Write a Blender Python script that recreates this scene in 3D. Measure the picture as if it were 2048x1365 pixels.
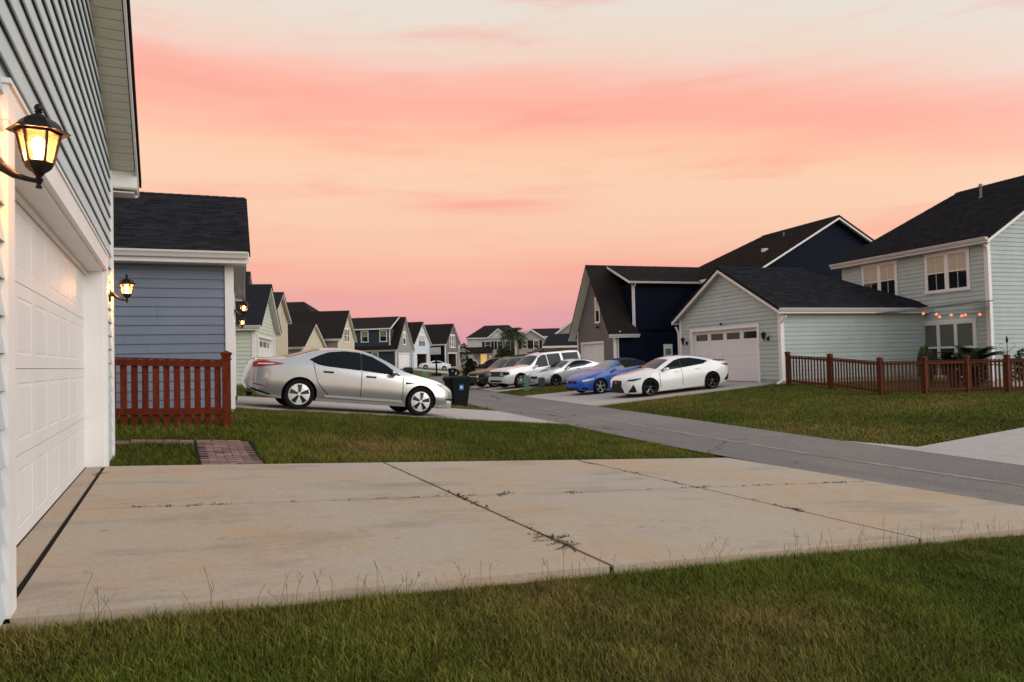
import bpy, bmesh, math, random
import numpy as np
from mathutils import Vector, Matrix
random.seed(7); RNG = np.random.default_rng(7)
S = bpy.context.scene
for o in list(bpy.data.objects): bpy.data.objects.remove(o)
COL = S.collection
R_ = math.radians

# ------------------------------------------------------------------ camera
cd = bpy.data.cameras.new('camera'); cam = bpy.data.objects.new('camera', cd); COL.objects.link(cam)
cd.sensor_fit = 'HORIZONTAL'; cd.sensor_width = 36; cd.lens = 25.137
cd.clip_start = .05; cd.clip_end = 3000
cam.matrix_world = Matrix(((.9028, .0093, -.4299, 0), (-.4294, -.0350, -.9024, 0), (-.0234, .9993, -.0276, 1.08), (0, 0, 0, 1)))
cd.dof.use_dof = True; cd.dof.focus_distance = 4.2; cd.dof.aperture_fstop = 8.0
S.camera = cam

# ------------------------------------------------------------------ view
S.view_settings.view_transform = 'Standard'; S.view_settings.look = 'None'
S.view_settings.exposure = 0.22; S.view_settings.gamma = 1
S.cycles.use_denoising = True
S.cycles.max_bounces = 6; S.cycles.diffuse_bounces = 3; S.cycles.glossy_bounces = 3
S.cycles.sample_clamp_indirect = 4

# ------------------------------------------------------------------ world: dusk sky
def srgb(r, g, b):
    f = lambda c: (c/255/12.92) if c/255 <= .04045 else ((c/255+.055)/1.055)**2.4
    return (f(r), f(g), f(b), 1)
SUN_AZ, SUN_EL = (0.71, -0.70), 9.0          # after-glow lies behind the viewer's right shoulder
def build_world():
    w = bpy.data.worlds.new('World'); S.world = w; w.use_nodes = True
    nt = w.node_tree; nt.nodes.clear(); N = nt.nodes.new; L = nt.links.new
    out = N('ShaderNodeOutputWorld'); bg = N('ShaderNodeBackground'); L(bg.outputs[0], out.inputs[0])
    tc = N('ShaderNodeTexCoord'); sep = N('ShaderNodeSeparateXYZ'); L(tc.outputs['Generated'], sep.inputs[0])
    def m(op, a, b=None, c=None):
        n = N('ShaderNodeMath'); n.operation = op
        for i, v in enumerate((a, b, c)):
            if v is None: continue
            if isinstance(v, (int, float)): n.inputs[i].default_value = v
            else: L(v, n.inputs[i])
        return n.outputs[0]
    el = m('DIVIDE', m('ARCSINE', sep.outputs[2]), math.pi/2)       # 0 horizon .. 1 zenith
    # long wind-drawn streaks: noise stretched along the horizon
    mp = N('ShaderNodeMapping'); mp.inputs['Scale'].default_value = (1.3, 1.3, 13); mp.inputs['Rotation'].default_value = (R_(2.5), R_(-1.5), 0)
    L(tc.outputs['Generated'], mp.inputs[0])
    n1 = N('ShaderNodeTexNoise'); n1.inputs['Scale'].default_value = 1.7; n1.inputs['Detail'].default_value = 5; n1.inputs['Roughness'].default_value = .5
    L(mp.outputs[0], n1.inputs['Vector'])
    mp2 = N('ShaderNodeMapping'); mp2.inputs['Scale'].default_value = (2.2, 2.2, 30); mp2.inputs['Location'].default_value = (3.3, 1.2, 0.4)
    L(tc.outputs['Generated'], mp2.inputs[0])
    n2 = N('ShaderNodeTexNoise'); n2.inputs['Scale'].default_value = 1.6; n2.inputs['Detail'].default_value = 4
    L(mp2.outputs[0], n2.inputs['Vector'])
    ru = N('ShaderNodeVectorMath'); ru.operation = 'DOT_PRODUCT'; ru.inputs[1].default_value = (.903, -.429, 0); L(tc.outputs['Generated'], ru.inputs[0])
    tilt = m('MULTIPLY', m('POWER', m('MAXIMUM', ru.outputs['Value'], 0.), 2.), .19)    # the bands sink to the right
    wob = m('MULTIPLY', m('SUBTRACT', n1.outputs['Fac'], .5), .024)
    wob2 = m('MULTIPLY', m('SUBTRACT', n2.outputs['Fac'], .5), .03)
    e2 = m('ADD', m('ADD', m('ADD', el, m('MULTIPLY', m('ADD', tilt, .009), m('MINIMUM', m('DIVIDE', m('MAXIMUM', el, 0.), .17), 1.))), wob), wob2)
    rp = N('ShaderNodeValToRGB'); rp.color_ramp.interpolation = 'B_SPLINE'
    stops = [(0, (212,152,170)), (2.4, (218,155,168)), (4.2, (230,160,162)), (6.0, (240,168,157)), (7.6, (246,180,158)), (10.0, (249,195,166)), (12.8, (250,205,175)),
             (15.6, (252,208,175)), (17.8, (254,198,167)), (19.4, (255,182,159)), (21.4, (255,175,155)), (23.0, (251,196,179)), (24.4, (241,214,197)), (27, (234,221,206)),
             (36, (228,230,230)), (55, (214,226,240)), (90, (200,218,244))]
    els = rp.color_ramp.elements
    while len(els) > 1: els.remove(els[0])
    for i, (p, c) in enumerate(stops):
        e = els[0] if i == 0 else els.new(max(p, 0)/90)
        e.position = max(p, 0)/90; e.color = srgb(*c)
    L(e2, rp.inputs[0])
    # towards the after-glow behind the viewer the sky is paler and clearer
    rp2 = N('ShaderNodeValToRGB'); e_ = rp2.color_ramp.elements; e_[0].position = 0; e_[0].color = srgb(250,226,205); e_[1].position = 1; e_[1].color = srgb(200,218,244)
    for p, c in ((.10, (250,238,222)), (.28, (236,238,238)), (.6, (214,226,242))):
        q = e_.new(p); q.color = srgb(*c)
    L(el, rp2.inputs[0])
    vd = N('ShaderNodeVectorMath'); vd.operation = 'DOT_PRODUCT'; vd.inputs[1].default_value = (SUN_AZ[0]*.5-.2, -.90, 0); L(tc.outputs['Generated'], vd.inputs[0])
    fb = N('ShaderNodeMapRange'); fb.interpolation_type = 'SMOOTHSTEP'; fb.inputs[1].default_value = -.45; fb.inputs[2].default_value = .35; L(vd.outputs['Value'], fb.inputs[0])
    mb_ = N('ShaderNodeMix'); mb_.data_type = 'RGBA'; L(fb.outputs[0], mb_.inputs[0]); L(rp.outputs[0], mb_.inputs[6]); L(rp2.outputs[0], mb_.inputs[7])
    # thin rosy cloud wisps
    n3 = N('ShaderNodeTexNoise'); n3.inputs['Scale'].default_value = 2.3; n3.inputs['Detail'].default_value = 6; n3.inputs['Roughness'].default_value = .55
    mp3 = N('ShaderNodeMapping'); mp3.inputs['Scale'].default_value = (1.6, 1.6, 11); mp3.inputs['Location'].default_value = (7.7, 2.9, 5.1)
    L(tc.outputs['Generated'], mp3.inputs[0]); L(mp3.outputs[0], n3.inputs['Vector'])
    cr = N('ShaderNodeMapRange'); cr.inputs[1].default_value = .50; cr.inputs[2].default_value = .72; cr.interpolation_type = 'SMOOTHSTEP'
    L(n3.outputs['Fac'], cr.inputs[0])
    mx = N('ShaderNodeMix'); mx.data_type = 'RGBA'; mx.inputs[7].default_value = srgb(250, 158, 142)
    L(m('MULTIPLY', m('MULTIPLY', cr.outputs[0], .45), m('SUBTRACT', 1., fb.outputs[0])), mx.inputs[0]); L(mb_.outputs[2], mx.inputs[6])
    wu = N('ShaderNodeVectorMath'); wu.operation = 'DOT_PRODUCT'; wu.inputs[1].default_value = (.906, -.423, 0); L(tc.outputs['Generated'], wu.inputs[0])
    u_ = m('DIVIDE', m('ADD', wu.outputs['Value'], .02), .105)
    v_ = m('DIVIDE', m('SUBTRACT', m('MULTIPLY', m('ADD', el, wob2), 90), 12.45), .85)
    ga = m('POWER', 2.718, m('MULTIPLY', m('ADD', m('MULTIPLY', u_, u_), m('MULTIPLY', v_, v_)), -1.))
    mw = N('ShaderNodeMix'); mw.data_type = 'RGBA'; mw.inputs[7].default_value = srgb(250, 160, 142)
    L(m('MULTIPLY', m('MULTIPLY', ga, .75), m('SUBTRACT', 1., fb.outputs[0])), mw.inputs[0]); L(mx.outputs[2], mw.inputs[6])
    # physical sky adds the colour of the clear air above
    sky = N('ShaderNodeTexSky'); sky.sky_type = 'NISHITA'; sky.sun_disc = False
    sky.sun_elevation = R_(SUN_EL); sky.sun_rotation = math.atan2(SUN_AZ[0], SUN_AZ[1]); sky.air_density = 1.2; sky.dust_density = 1.5
    sc = N('ShaderNodeVectorMath'); sc.operation = 'SCALE'; sc.inputs['Scale'].default_value = .012; L(sky.outputs[0], sc.inputs[0])
    ad = N('ShaderNodeVectorMath'); ad.operation = 'ADD'; L(mw.outputs[2], ad.inputs[0]); L(sc.outputs[0], ad.inputs[1])
    L(ad.outputs[0], bg.inputs[0]); bg.inputs[1].default_value = .85
build_world()
sl = bpy.data.lights.new('sun', 'SUN'); sl.energy = 1.5; sl.angle = R_(45); sl.color = (1, .97, .95)
so = bpy.data.objects.new('sun', sl); COL.objects.link(so)
_d = Vector((SUN_AZ[0]*math.cos(R_(20)), SUN_AZ[1]*math.cos(R_(20)), math.sin(R_(20))))
so.rotation_euler = _d.to_track_quat('Z', 'Y').to_euler()

# ------------------------------------------------------------------ materials
MATS = {}
def mat(name, col, rough=.6, var=0., scale=6., metal=0., bump=0., bscale=40., orand=0., emit=None, estr=0., coat=0., attr=None, spec=.5, stretch=None, col2=None, c2lo=.5, c2hi=.7, c2scale=2., alpha=None, trans=0.):
    if name in MATS: return MATS[name]
    m = bpy.data.materials.new(name); m.use_nodes = True; nt = m.node_tree; P = nt.nodes['Principled BSDF']; N = nt.nodes.new; L = nt.links.new
    P.inputs['Roughness'].default_value = rough; P.inputs['Metallic'].default_value = metal
    P.inputs['Specular IOR Level'].default_value = spec
    P.inputs['Coat Weight'].default_value = coat; P.inputs['Coat Roughness'].default_value = .06
    P.inputs['Transmission Weight'].default_value = trans
    col = tuple(col[:3]) + (1,)
    P.inputs['Base Color'].default_value = col
    tc = N('ShaderNodeTexCoord'); vec = tc.outputs['Object']
    if stretch:
        mp = N('ShaderNodeMapping'); mp.inputs['Scale'].default_value = stretch; L(vec, mp.inputs[0]); vec = mp.outputs[0]
    cur = None
    if attr:
        a = N('ShaderNodeAttribute'); a.attribute_name = attr; cur = a.outputs['Color']
    def mul(cur, facsock, lo, hi):
        mr = N('ShaderNodeMapRange'); mr.inputs[1].default_value = .25; mr.inputs[2].default_value = .75; mr.inputs[3].default_value = lo; mr.inputs[4].default_value = hi
        L(facsock, mr.inputs[0])
        v = N('ShaderNodeVectorMath'); v.operation = 'SCALE'
        if cur is None: v.inputs[0].default_value = col[:3]
        else: L(cur, v.inputs[0])
        L(mr.outputs[0], v.inputs['Scale']); return v.outputs[0]
    if col2:
        n = N('ShaderNodeTexNoise'); n.inputs['Scale'].default_value = c2scale; n.inputs['Detail'].default_value = 6; n.inputs['Roughness'].default_value = .62; L(vec, n.inputs['Vector'])
        mr = N('ShaderNodeMapRange'); mr.inputs[1].default_value = c2lo; mr.inputs[2].default_value = c2hi; L(n.outputs['Fac'], mr.inputs[0])
        mx = N('ShaderNodeMix'); mx.data_type = 'RGBA'; L(mr.outputs[0], mx.inputs[0])
        if cur is None: mx.inputs[6].default_value = col
        else: L(cur, mx.inputs[6])
        mx.inputs[7].default_value = tuple(col2[:3]) + (1,); cur = mx.outputs[2]
    if var:
        n = N('ShaderNodeTexNoise'); n.inputs['Scale'].default_value = scale; n.inputs['Detail'].default_value = 5; L(vec, n.inputs['Vector'])
        cur = mul(cur, n.outputs['Fac'], 1-var, 1+var)
    if orand:
        oi = N('ShaderNodeObjectInfo'); cur = mul(cur, oi.outputs['Random'], 1-orand, 1+orand)
    if cur is not None: L(cur, P.inputs['Base Color'])
    if bump:
        n = N('ShaderNodeTexNoise'); n.inputs['Scale'].default_value = bscale; n.inputs['Detail'].default_value = 4; L(vec, n.inputs['Vector'])
        b = N('ShaderNodeBump'); b.inputs['Strength'].default_value = bump; b.inputs['Distance'].default_value = .01; L(n.outputs['Fac'], b.inputs['Height']); L(b.outputs[0], P.inputs['Normal'])
    if emit:
        P.inputs['Emission Color'].default_value = tuple(emit)+(1,); P.inputs['Emission Strength'].default_value = estr
    MATS[name] = m; return m
def paint(name, c, spec=.22, **k): return mat(name, c, .6, spec=spec, var=.07, scale=1.7, bump=.05, bscale=60, orand=.022, **k)
TRIM = mat('white_trim_paint', (.74,.72,.70), .5, var=.05, scale=2.5, bump=.03)
DOORW = mat('white_garage_door', (.70,.68,.67), .5, var=.05, scale=3, bump=.12, bscale=260, stretch=(1, 1, .05))
SID_OURS = paint('pale_blue_siding', (.48,.535,.555))
SID_BLUE = paint('slate_blue_siding', (.175,.205,.26))
SID_AQUA = paint('pale_aqua_siding', (.41,.462,.450))
SID_GREEN = paint('pale_green_siding', (.50,.54,.45))
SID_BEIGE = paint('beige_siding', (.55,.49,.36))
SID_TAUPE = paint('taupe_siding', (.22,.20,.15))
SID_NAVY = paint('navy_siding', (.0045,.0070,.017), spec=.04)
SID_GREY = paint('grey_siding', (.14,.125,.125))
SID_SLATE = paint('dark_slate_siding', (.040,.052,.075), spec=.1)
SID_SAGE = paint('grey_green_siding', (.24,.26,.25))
SID_LTBL = paint('ice_blue_siding', (.55,.60,.66))
SID_WHITE = paint('white_siding', (.62,.58,.57))
SID_TAN = paint('tan_grey_siding', (.38,.33,.30))
SHING = mat('charcoal_shingle', (.022,.021,.024), .9, spec=.12, var=.35, scale=30, bump=.3, bscale=150, attr='Col')
ROOFC = mat('roof_charcoal', (.012,.0115,.014), .9, spec=.12, var=.4, scale=12, bump=.3, bscale=60)
ROOFB = mat('roof_brown', (.018,.013,.011), .9, spec=.12, var=.4, scale=10, bump=.3, bscale=60)
SHINGB = mat('brown_shingle', (.030,.023,.019), .9, spec=.12, var=.35, scale=30, bump=.3, bscale=150, attr='Col')
SOFF = mat('beige_soffit', (.62,.60,.50), .6, var=.05)
FENCE_R = mat('red_stained_wood', (.115,.018,.006), .68, spec=.12, var=.36, scale=4, stretch=(6, 6, 1), bump=.25, bscale=30, orand=.10)
FENCE_B = mat('brown_stained_wood', (.088,.026,.011), .7, spec=.12, var=.25, scale=4, stretch=(6, 6, 1), bump=.25, bscale=30, orand=.14)
def weathered(name, base, stain, smudge, speck=.16, bump=.25, sc=1., streak=(1, 1, 1), crack=0.):
    m = bpy.data.materials.new(name); m.use_nodes = True; nt = m.node_tree; P = nt.nodes['Principled BSDF']; N = nt.nodes.new; L = nt.links.new
    P.inputs['Roughness'].default_value = .88; P.inputs['Specular IOR Level'].default_value = .2
    tc = N('ShaderNodeTexCoord'); mp = N('ShaderNodeMapping'); mp.inputs['Scale'].default_value = streak; L(tc.outputs['Object'], mp.inputs[0])
    def noise(scale, detail, rough, lo, hi, src=None):
        n = N('ShaderNodeTexNoise'); n.inputs['Scale'].default_value = scale; n.inputs['Detail'].default_value = detail; n.inputs['Roughness'].default_value = rough; L(src or tc.outputs['Object'], n.inputs['Vector'])
        r = N('ShaderNodeMapRange'); r.inputs[1].default_value = lo; r.inputs[2].default_value = hi; L(n.outputs['Fac'], r.inputs[0]); return r.outputs[0], n.outputs['Fac']
    def mix(f, a, b):
        x = N('ShaderNodeMix'); x.data_type = 'RGBA'; L(f, x.inputs[0])
        for k, v in ((6, a), (7, b)):
            if isinstance(v, tuple): x.inputs[k].default_value = v + (1,)
            else: L(v, x.inputs[k])
        return x.outputs[2]
    c = mix(noise(.55*sc, 9, .68, .44, .70)[0], base, stain)
    c = mix(noise(1.6*sc, 10, .72, .52, .78, mp.outputs[0])[0], c, smudge)
    c = mix(noise(5.5*sc, 6, .6, .66, .74)[0], c, tuple(k*.55 for k in base))
    f0, _ = noise(26, 4, .7, .30, .70); g0 = N('ShaderNodeMapRange'); g0.inputs[3].default_value = 1-speck*.55; g0.inputs[4].default_value = 1+speck*.55; L(f0, g0.inputs[0])
    v0 = N('ShaderNodeVectorMath'); v0.operation = 'SCALE'; L(c, v0.inputs[0]); L(g0.outputs[0], v0.inputs['Scale']); c = v0.outputs[0]
    f, raw = noise(170, 2, .6, .30, .70); g = N('ShaderNodeMapRange'); g.inputs[3].default_value = 1-speck; g.inputs[4].default_value = 1+speck; L(f, g.inputs[0])
    v = N('ShaderNodeVectorMath'); v.operation = 'SCALE'; L(c, v.inputs[0]); L(g.outputs[0], v.inputs['Scale']); c = v.outputs[0]
    if crack:
        w = N('ShaderNodeTexNoise'); w.inputs['Scale'].default_value = 1.5; w.inputs['Detail'].default_value = 5; L(tc.outputs['Object'], w.inputs['Vector'])
        wv = N('ShaderNodeVectorMath'); wv.operation = 'MULTIPLY_ADD'; wv.inputs[1].default_value = (.9, .9, 0); L(w.outputs['Color'], wv.inputs[0]); L(tc.outputs['Object'], wv.inputs[2])
        vo = N('ShaderNodeTexVoronoi'); vo.feature = 'DISTANCE_TO_EDGE'; vo.inputs['Scale'].default_value = .16; L(wv.outputs[0], vo.inputs['Vector'])
        r = N('ShaderNodeMapRange'); r.inputs[1].default_value = .002; r.inputs[2].default_value = .0045; r.inputs[3].default_value = crack; r.inputs[4].default_value = 0; L(vo.outputs['Distance'], r.inputs[0]); c = mix(r.outputs[0], c, (.03,.027,.025))
    L(c, P.inputs['Base Color'])
    b = N('ShaderNodeBump'); b.inputs['Strength'].default_value = bump; b.inputs['Distance'].default_value = .006; L(raw, b.inputs['Height']); L(b.outputs[0], P.inputs['Normal']); MATS[name] = m; return m
CONC = weathered('weathered_concrete', (.40,.330,.252), (.42,.290,.175), (.205,.175,.145), streak=(.35, 1, 1))
CONC2 = weathered('pale_concrete', (.40,.355,.32), (.42,.35,.29), (.30,.265,.235), sc=.8)
FOUND = mat('foundation_concrete', (.36,.31,.24), .9, var=.2, scale=4)
ASPH = weathered('worn_asphalt', (.175,.153,.139), (.225,.19,.162), (.135,.118,.108), speck=.38, bump=.7, sc=.5, streak=(1.2, .18, 1), crack=.75)
TARSTRIP = mat('worn_centre_seam', (.27,.215,.175), .9, spec=.1, var=.35, scale=3.)
SOIL = mat('lawn_soil', (.070,.084,.015), .95, spec=.1, var=.45, scale=2.2, bump=.6, bscale=35, col2=(.10,.075,.022), c2lo=.45, c2hi=.65, c2scale=.7)
JOINT = mat('joint_filler', (.014,.012,.011), .95, spec=.1, var=.3, scale=20)
PAVER = mat('brick_paver', (.20,.118,.100), .9, var=.25, scale=9, bump=.4, bscale=80, orand=.28)
GLASS = mat('dark_glass', (.012,.012,.014), .04, spec=.8)
GLASSL = mat('reflecting_pane', (.05,.045,.05), .05, spec=.9)
BLIND = mat('closed_blind_pane', (.46,.41,.31), .25, var=.08, scale=20, stretch=(.2, .2, 6))
GREENP = mat('pale_green_pane', (.16,.22,.12), .15)  # plain green-tinted pane colour
IRON = mat('black_iron', (.014,.010,.009), .45, metal=.6, bump=.2, bscale=90)
DARK = mat('dark_interior', (.010,.009,.008), .9)
GARIN = mat('garage_interior', (.05,.035,.025), .9)
GUTTER = mat('white_gutter', (.70,.67,.65), .4)
METALG = mat('grey_vent_pipe', (.20,.19,.20), .5, metal=.3)

# ------------------------------------------------------------------ mesh helpers
class MB:
    def __init__(s): s.v = []; s.f = []; s.m = []
    def poly(s, pts, mi=0):
        n = len(s.v); s.v += [tuple(p) for p in pts]; s.f.append(tuple(range(n, n+len(pts)))); s.m.append(mi); return s
    def add(s, vs, fs, mi=0):
        n = len(s.v); s.v += [tuple(p) for p in vs]
        for f in fs: s.f.append(tuple(n+i for i in f)); s.m.append(mi)
        return s
    def box(s, a, b, mi=0):
        (x0,y0,z0),(x1,y1,z1) = a, b
        return s.hexa([(x0,y0,z0),(x1,y0,z0),(x1,y1,z0),(x0,y1,z0),(x0,y0,z1),(x1,y0,z1),(x1,y1,z1),(x0,y1,z1)], mi)
    def hexa(s, p, mi=0):
        return s.add(p, [(0,3,2,1),(4,5,6,7),(0,1,5,4),(1,2,6,5),(2,3,7,6),(3,0,4,7)], mi)
    def beam(s, a, b, w, h, up=(0,0,1), mi=0):
        a, b = Vector(a), Vector(b); d = (b-a).normalized(); u = Vector(up); r = d.cross(u)
        if r.length < 1e-4: r = d.cross(Vector((1,0,0)))
        r.normalize(); u = r.cross(d)
        p = []
        for q in (a, b):
            for sx, sy in ((-1,-1),(1,-1),(1,1),(-1,1)): p.append(q + r*(sx*w/2) + u*(sy*h/2))
        return s.hexa(p, mi)
    def tube(s, pts, rad, n=8, mi=0, caps=True):
        pts = [Vector(p) for p in pts]; rings = []
        rads = rad if isinstance(rad, (list, tuple)) else [rad]*len(pts)
        for i, p in enumerate(pts):
            d = (pts[min(i+1, len(pts)-1)] - pts[max(i-1, 0)]).normalized()
            r = d.cross(Vector((0,0,1)))
            if r.length < 1e-3: r = d.cross(Vector((1,0,0)))
            r.normalize(); u = r.cross(d)
            rings.append([p + (r*math.cos(2*math.pi*k/n) + u*math.sin(2*math.pi*k/n))*rads[i] for k in range(n)])
        n0 = len(s.v)
        for rg in rings: s.v += [tuple(q) for q in rg]
        for i in range(len(rings)-1):
            for k in range(n):
                s.f.append((n0+i*n+k, n0+i*n+(k+1)%n, n0+(i+1)*n+(k+1)%n, n0+(i+1)*n+k)); s.m.append(mi)
        if caps:
            s.f.append(tuple(n0+k for k in range(n))[::-1]); s.m.append(mi)
            s.f.append(tuple(n0+(len(rings)-1)*n+k for k in range(n))); s.m.append(mi)
        return s
    def lathe(s, prof, n=16, c=(0,0,0), axis='z', mi=0, phase=0.):
        n0 = len(s.v)
        for (r, z) in prof:
            for k in range(n):
                a = 2*math.pi*k/n + phase; x, y = r*math.cos(a), r*math.sin(a)
                s.v.append((c[0]+x, c[1]+y, c[2]+z) if axis == 'z' else (c[0]+x, c[1]+z, c[2]-y))
        for i in range(len(prof)-1):
            for k in range(n):
                s.f.append((n0+i*n+k, n0+i*n+(k+1)%n, n0+(i+1)*n+(k+1)%n, n0+(i+1)*n+k)); s.m.append(mi)
        return s
    def mesh(s, name, mats, smooth=None):
        me = bpy.data.meshes.new(name); me.from_pydata(s.v, [], s.f)
        for m in (mats if isinstance(mats, (list, tuple)) else [mats]): me.materials.append(m)
        me.polygons.foreach_set('material_index', s.m)
        if smooth is not None:
            me.polygons.foreach_set('use_smooth', [True]*len(s.f)); me.set_sharp_from_angle(angle=R_(smooth))
        me.update(); return me
    def build(s, name, mats, parent=None, smooth=None, loc=None, rz=None):
        o = bpy.data.objects.new(name, s.mesh(name, mats, smooth)); COL.objects.link(o)
        if parent is not None: o.parent = parent
        if loc: o.location = loc
        if rz is not None: o.rotation_euler = (0, 0, rz)
        return o
def tag(o, label=None, cat=None, group=None, kind=None):
    if label: o['label'] = label
    if cat: o['category'] = cat
    if group: o['group'] = group
    if kind: o['kind'] = kind
    return o
def thing(name, label, cat, loc=(0,0,0), rz=0., group=None):
    o = bpy.data.objects.new(name, None); COL.objects.link(o); o.location = loc; o.rotation_euler = (0,0,rz); o.empty_display_size = .2
    return tag(o, label, cat, group)
def inst(src, parent=None, loc=None, name=None):
    c = src.copy(); COL.objects.link(c); c.parent = parent
    if loc is not None: c.location = loc
    return c
def copy_tree(o, parent=None):
    c = o.copy(); COL.objects.link(c); c.parent = parent
    for ch in o.children: copy_tree(ch, c)
    return c
def np_mesh(name, V, F, mats, cols=None, smooth=False):
    """V (n,3), F (m,k) all faces the same size; cols per vertex"""
    me = bpy.data.meshes.new(name); k = F.shape[1]
    me.vertices.add(len(V)); me.vertices.foreach_set('co', V.astype(np.float32).ravel())
    me.loops.add(F.size); me.loops.foreach_set('vertex_index', F.astype(np.int32).ravel())
    me.polygons.add(len(F)); me.polygons.foreach_set('loop_start', np.arange(0, F.size, k, dtype=np.int32))
    if smooth: me.polygons.foreach_set('use_smooth', np.ones(len(F), bool))
    if cols is not None:
        a = me.color_attributes.new('Col', 'FLOAT_COLOR', 'POINT')
        c4 = np.ones((len(V), 4), np.float32); c4[:, :3] = cols; a.data.foreach_set('color', c4.ravel())
    me.materials.append(mats); me.update(calc_edges=True); me.validate(); return me

# ------------------------------------------------------------------ terrain
LEFT_E = np.array([(8.0,-40),(8.05,4),(8.12,8.8),(8.5,11.8),(9.13,16.15),(9.75,21.5),(10.3,25),(11.3,30),(12.6,36),(14.6,44),(16.7,51),(20.3,62.5),(26.4,78),(35.6,91.6),(47.8,105.3),(75,131)], float)
RIGHT_E = np.array([(10.8,-40),(10.85,4),(10.95,6.5),(11.45,9.5),(11.75,11.5),(12.4,14.8),(13.45,21.8),(14.9,31),(15.9,37),(17.3,44),(19.6,51),(23.6,61.5),(29.5,76),(38.4,89.3),(50.2,102.6),(77.5,128.5)], float)
def poly_dist(x, y, P):
    best = np.full(x.shape, 1e9); side = np.zeros(x.shape)
    for a, b in zip(P[:-1], P[1:]):
        d = b-a; L2 = d@d; t = np.clip(((x-a[0])*d[0]+(y-a[1])*d[1])/L2, 0, 1)
        qx, qy = a[0]+t*d[0], a[1]+t*d[1]; dist = np.hypot(x-qx, y-qy)
        sd = (x-a[0])*d[1]-(y-a[1])*d[0]            # >0: right of the line
        m = dist < best; best = np.where(m, dist, best); side = np.where(m, sd, side)
    return best, side
def sstep(a, b, v): t = np.clip((v-a)/(b-a), 0, 1); return t*t*(3-2*t)
def gza(x, y):
    x = np.asarray(x, float); y = np.asarray(y, float)
    dl, s_l = poly_dist(x, y, LEFT_E); dr, s_r = poly_dist(x, y, RIGHT_E)
    sl_ = .0690 + (.105-.0690)*sstep(9.4, 14.5, y)
    zl = -.60 + sl_*np.minimum(dl, 8.75)
    sr_ = .028 + (.066-.028)*sstep(16.2, 21, y)
    zr = -.60 + sr_*np.minimum(dr, 8.6)
    return np.where(s_l < 0, zl, np.where(s_r > 0, zr, -.60))
def gz(x, y): return float(gza(np.array([x]), np.array([y]))[0])

def build_ground():
    def axis(lo, hi, fine_lo, fine_hi, step):
        a = list(np.arange(fine_lo, fine_hi, step)); s = step; v = fine_hi
        while v < hi: a.append(v); s *= 1.18; v += s
        a.append(hi); s = step; v = fine_lo - step; b = []
        while v > lo: b.append(v); s *= 1.18; v -= s
        b.append(lo); return np.array(b[::-1] + a)
    xs = axis(-1500, 1500, -4, 34, .5); ys = axis(-300, 2000, 0, 48, .5)
    X, Y = np.meshgrid(xs, ys); Z = gza(X, Y) - .035
    V = np.stack([X.ravel(), Y.ravel(), Z.ravel()], 1); n, m = X.shape
    i = np.arange(n-1)[:, None]*m + np.arange(m-1)[None, :]; i = i.ravel()
    F = np.stack([i, i+1, i+m+1, i+m], 1)
    o = bpy.data.objects.new('ground', np_mesh('ground', V, F, SOIL, smooth=True)); COL.objects.link(o); tag(o, kind='structure')
    # road ribbon
    def resample(P, n):
        d = np.r_[0, np.cumsum(np.hypot(*np.diff(P, axis=0).T))]; t = np.linspace(0, d[-1], n)
        return np.stack([np.interp(t, d, P[:, 0]), np.interp(t, d, P[:, 1])], 1)
    def smooth(P):
        for _ in range(4): P[1:-1] = .25*P[:-2] + .5*P[1:-1] + .25*P[2:]
        return P
    l = smooth(resample(LEFT_E, 120)); r = smooth(resample(RIGHT_E, 120)); mb = MB()
    for k in range(119):
        for a, b in ((0, .5), (.5, 1)):
            q = [l[k]*(1-a)+r[k]*a, l[k]*(1-b)+r[k]*b, l[k+1]*(1-b)+r[k+1]*b, l[k+1]*(1-a)+r[k+1]*a]
            mb.poly([(p[0], p[1], -.585) for p in q])
    road = mb.build('road', ASPH); tag(road, kind='structure')
    mb = MB()                                       # pale worn seam along the middle
    rr = np.random.default_rng(3)
    for k in range(22, 70):
        w0, w1 = rr.uniform(.045,.075), rr.uniform(.045,.075)
        c0, c1 = l[k]*.56+r[k]*.44, l[k+1]*.56+r[k+1]*.44; dd = (c1-c0)/np.hypot(*(c1-c0)); nn = np.array([-dd[1], dd[0]])
        pass
        mb.poly([(c0[0]-nn[0]*w0, c0[1]-nn[1]*w0, -.581), (c1[0]-nn[0]*w1, c1[1]-nn[1]*w1, -.581), (c1[0]+nn[0]*w1, c1[1]+nn[1]*w1, -.581), (c0[0]+nn[0]*w0, c0[1]+nn[1]*w0, -.581)])
    o = mb.build('seam', TARSTRIP, road)
build_ground()

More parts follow.
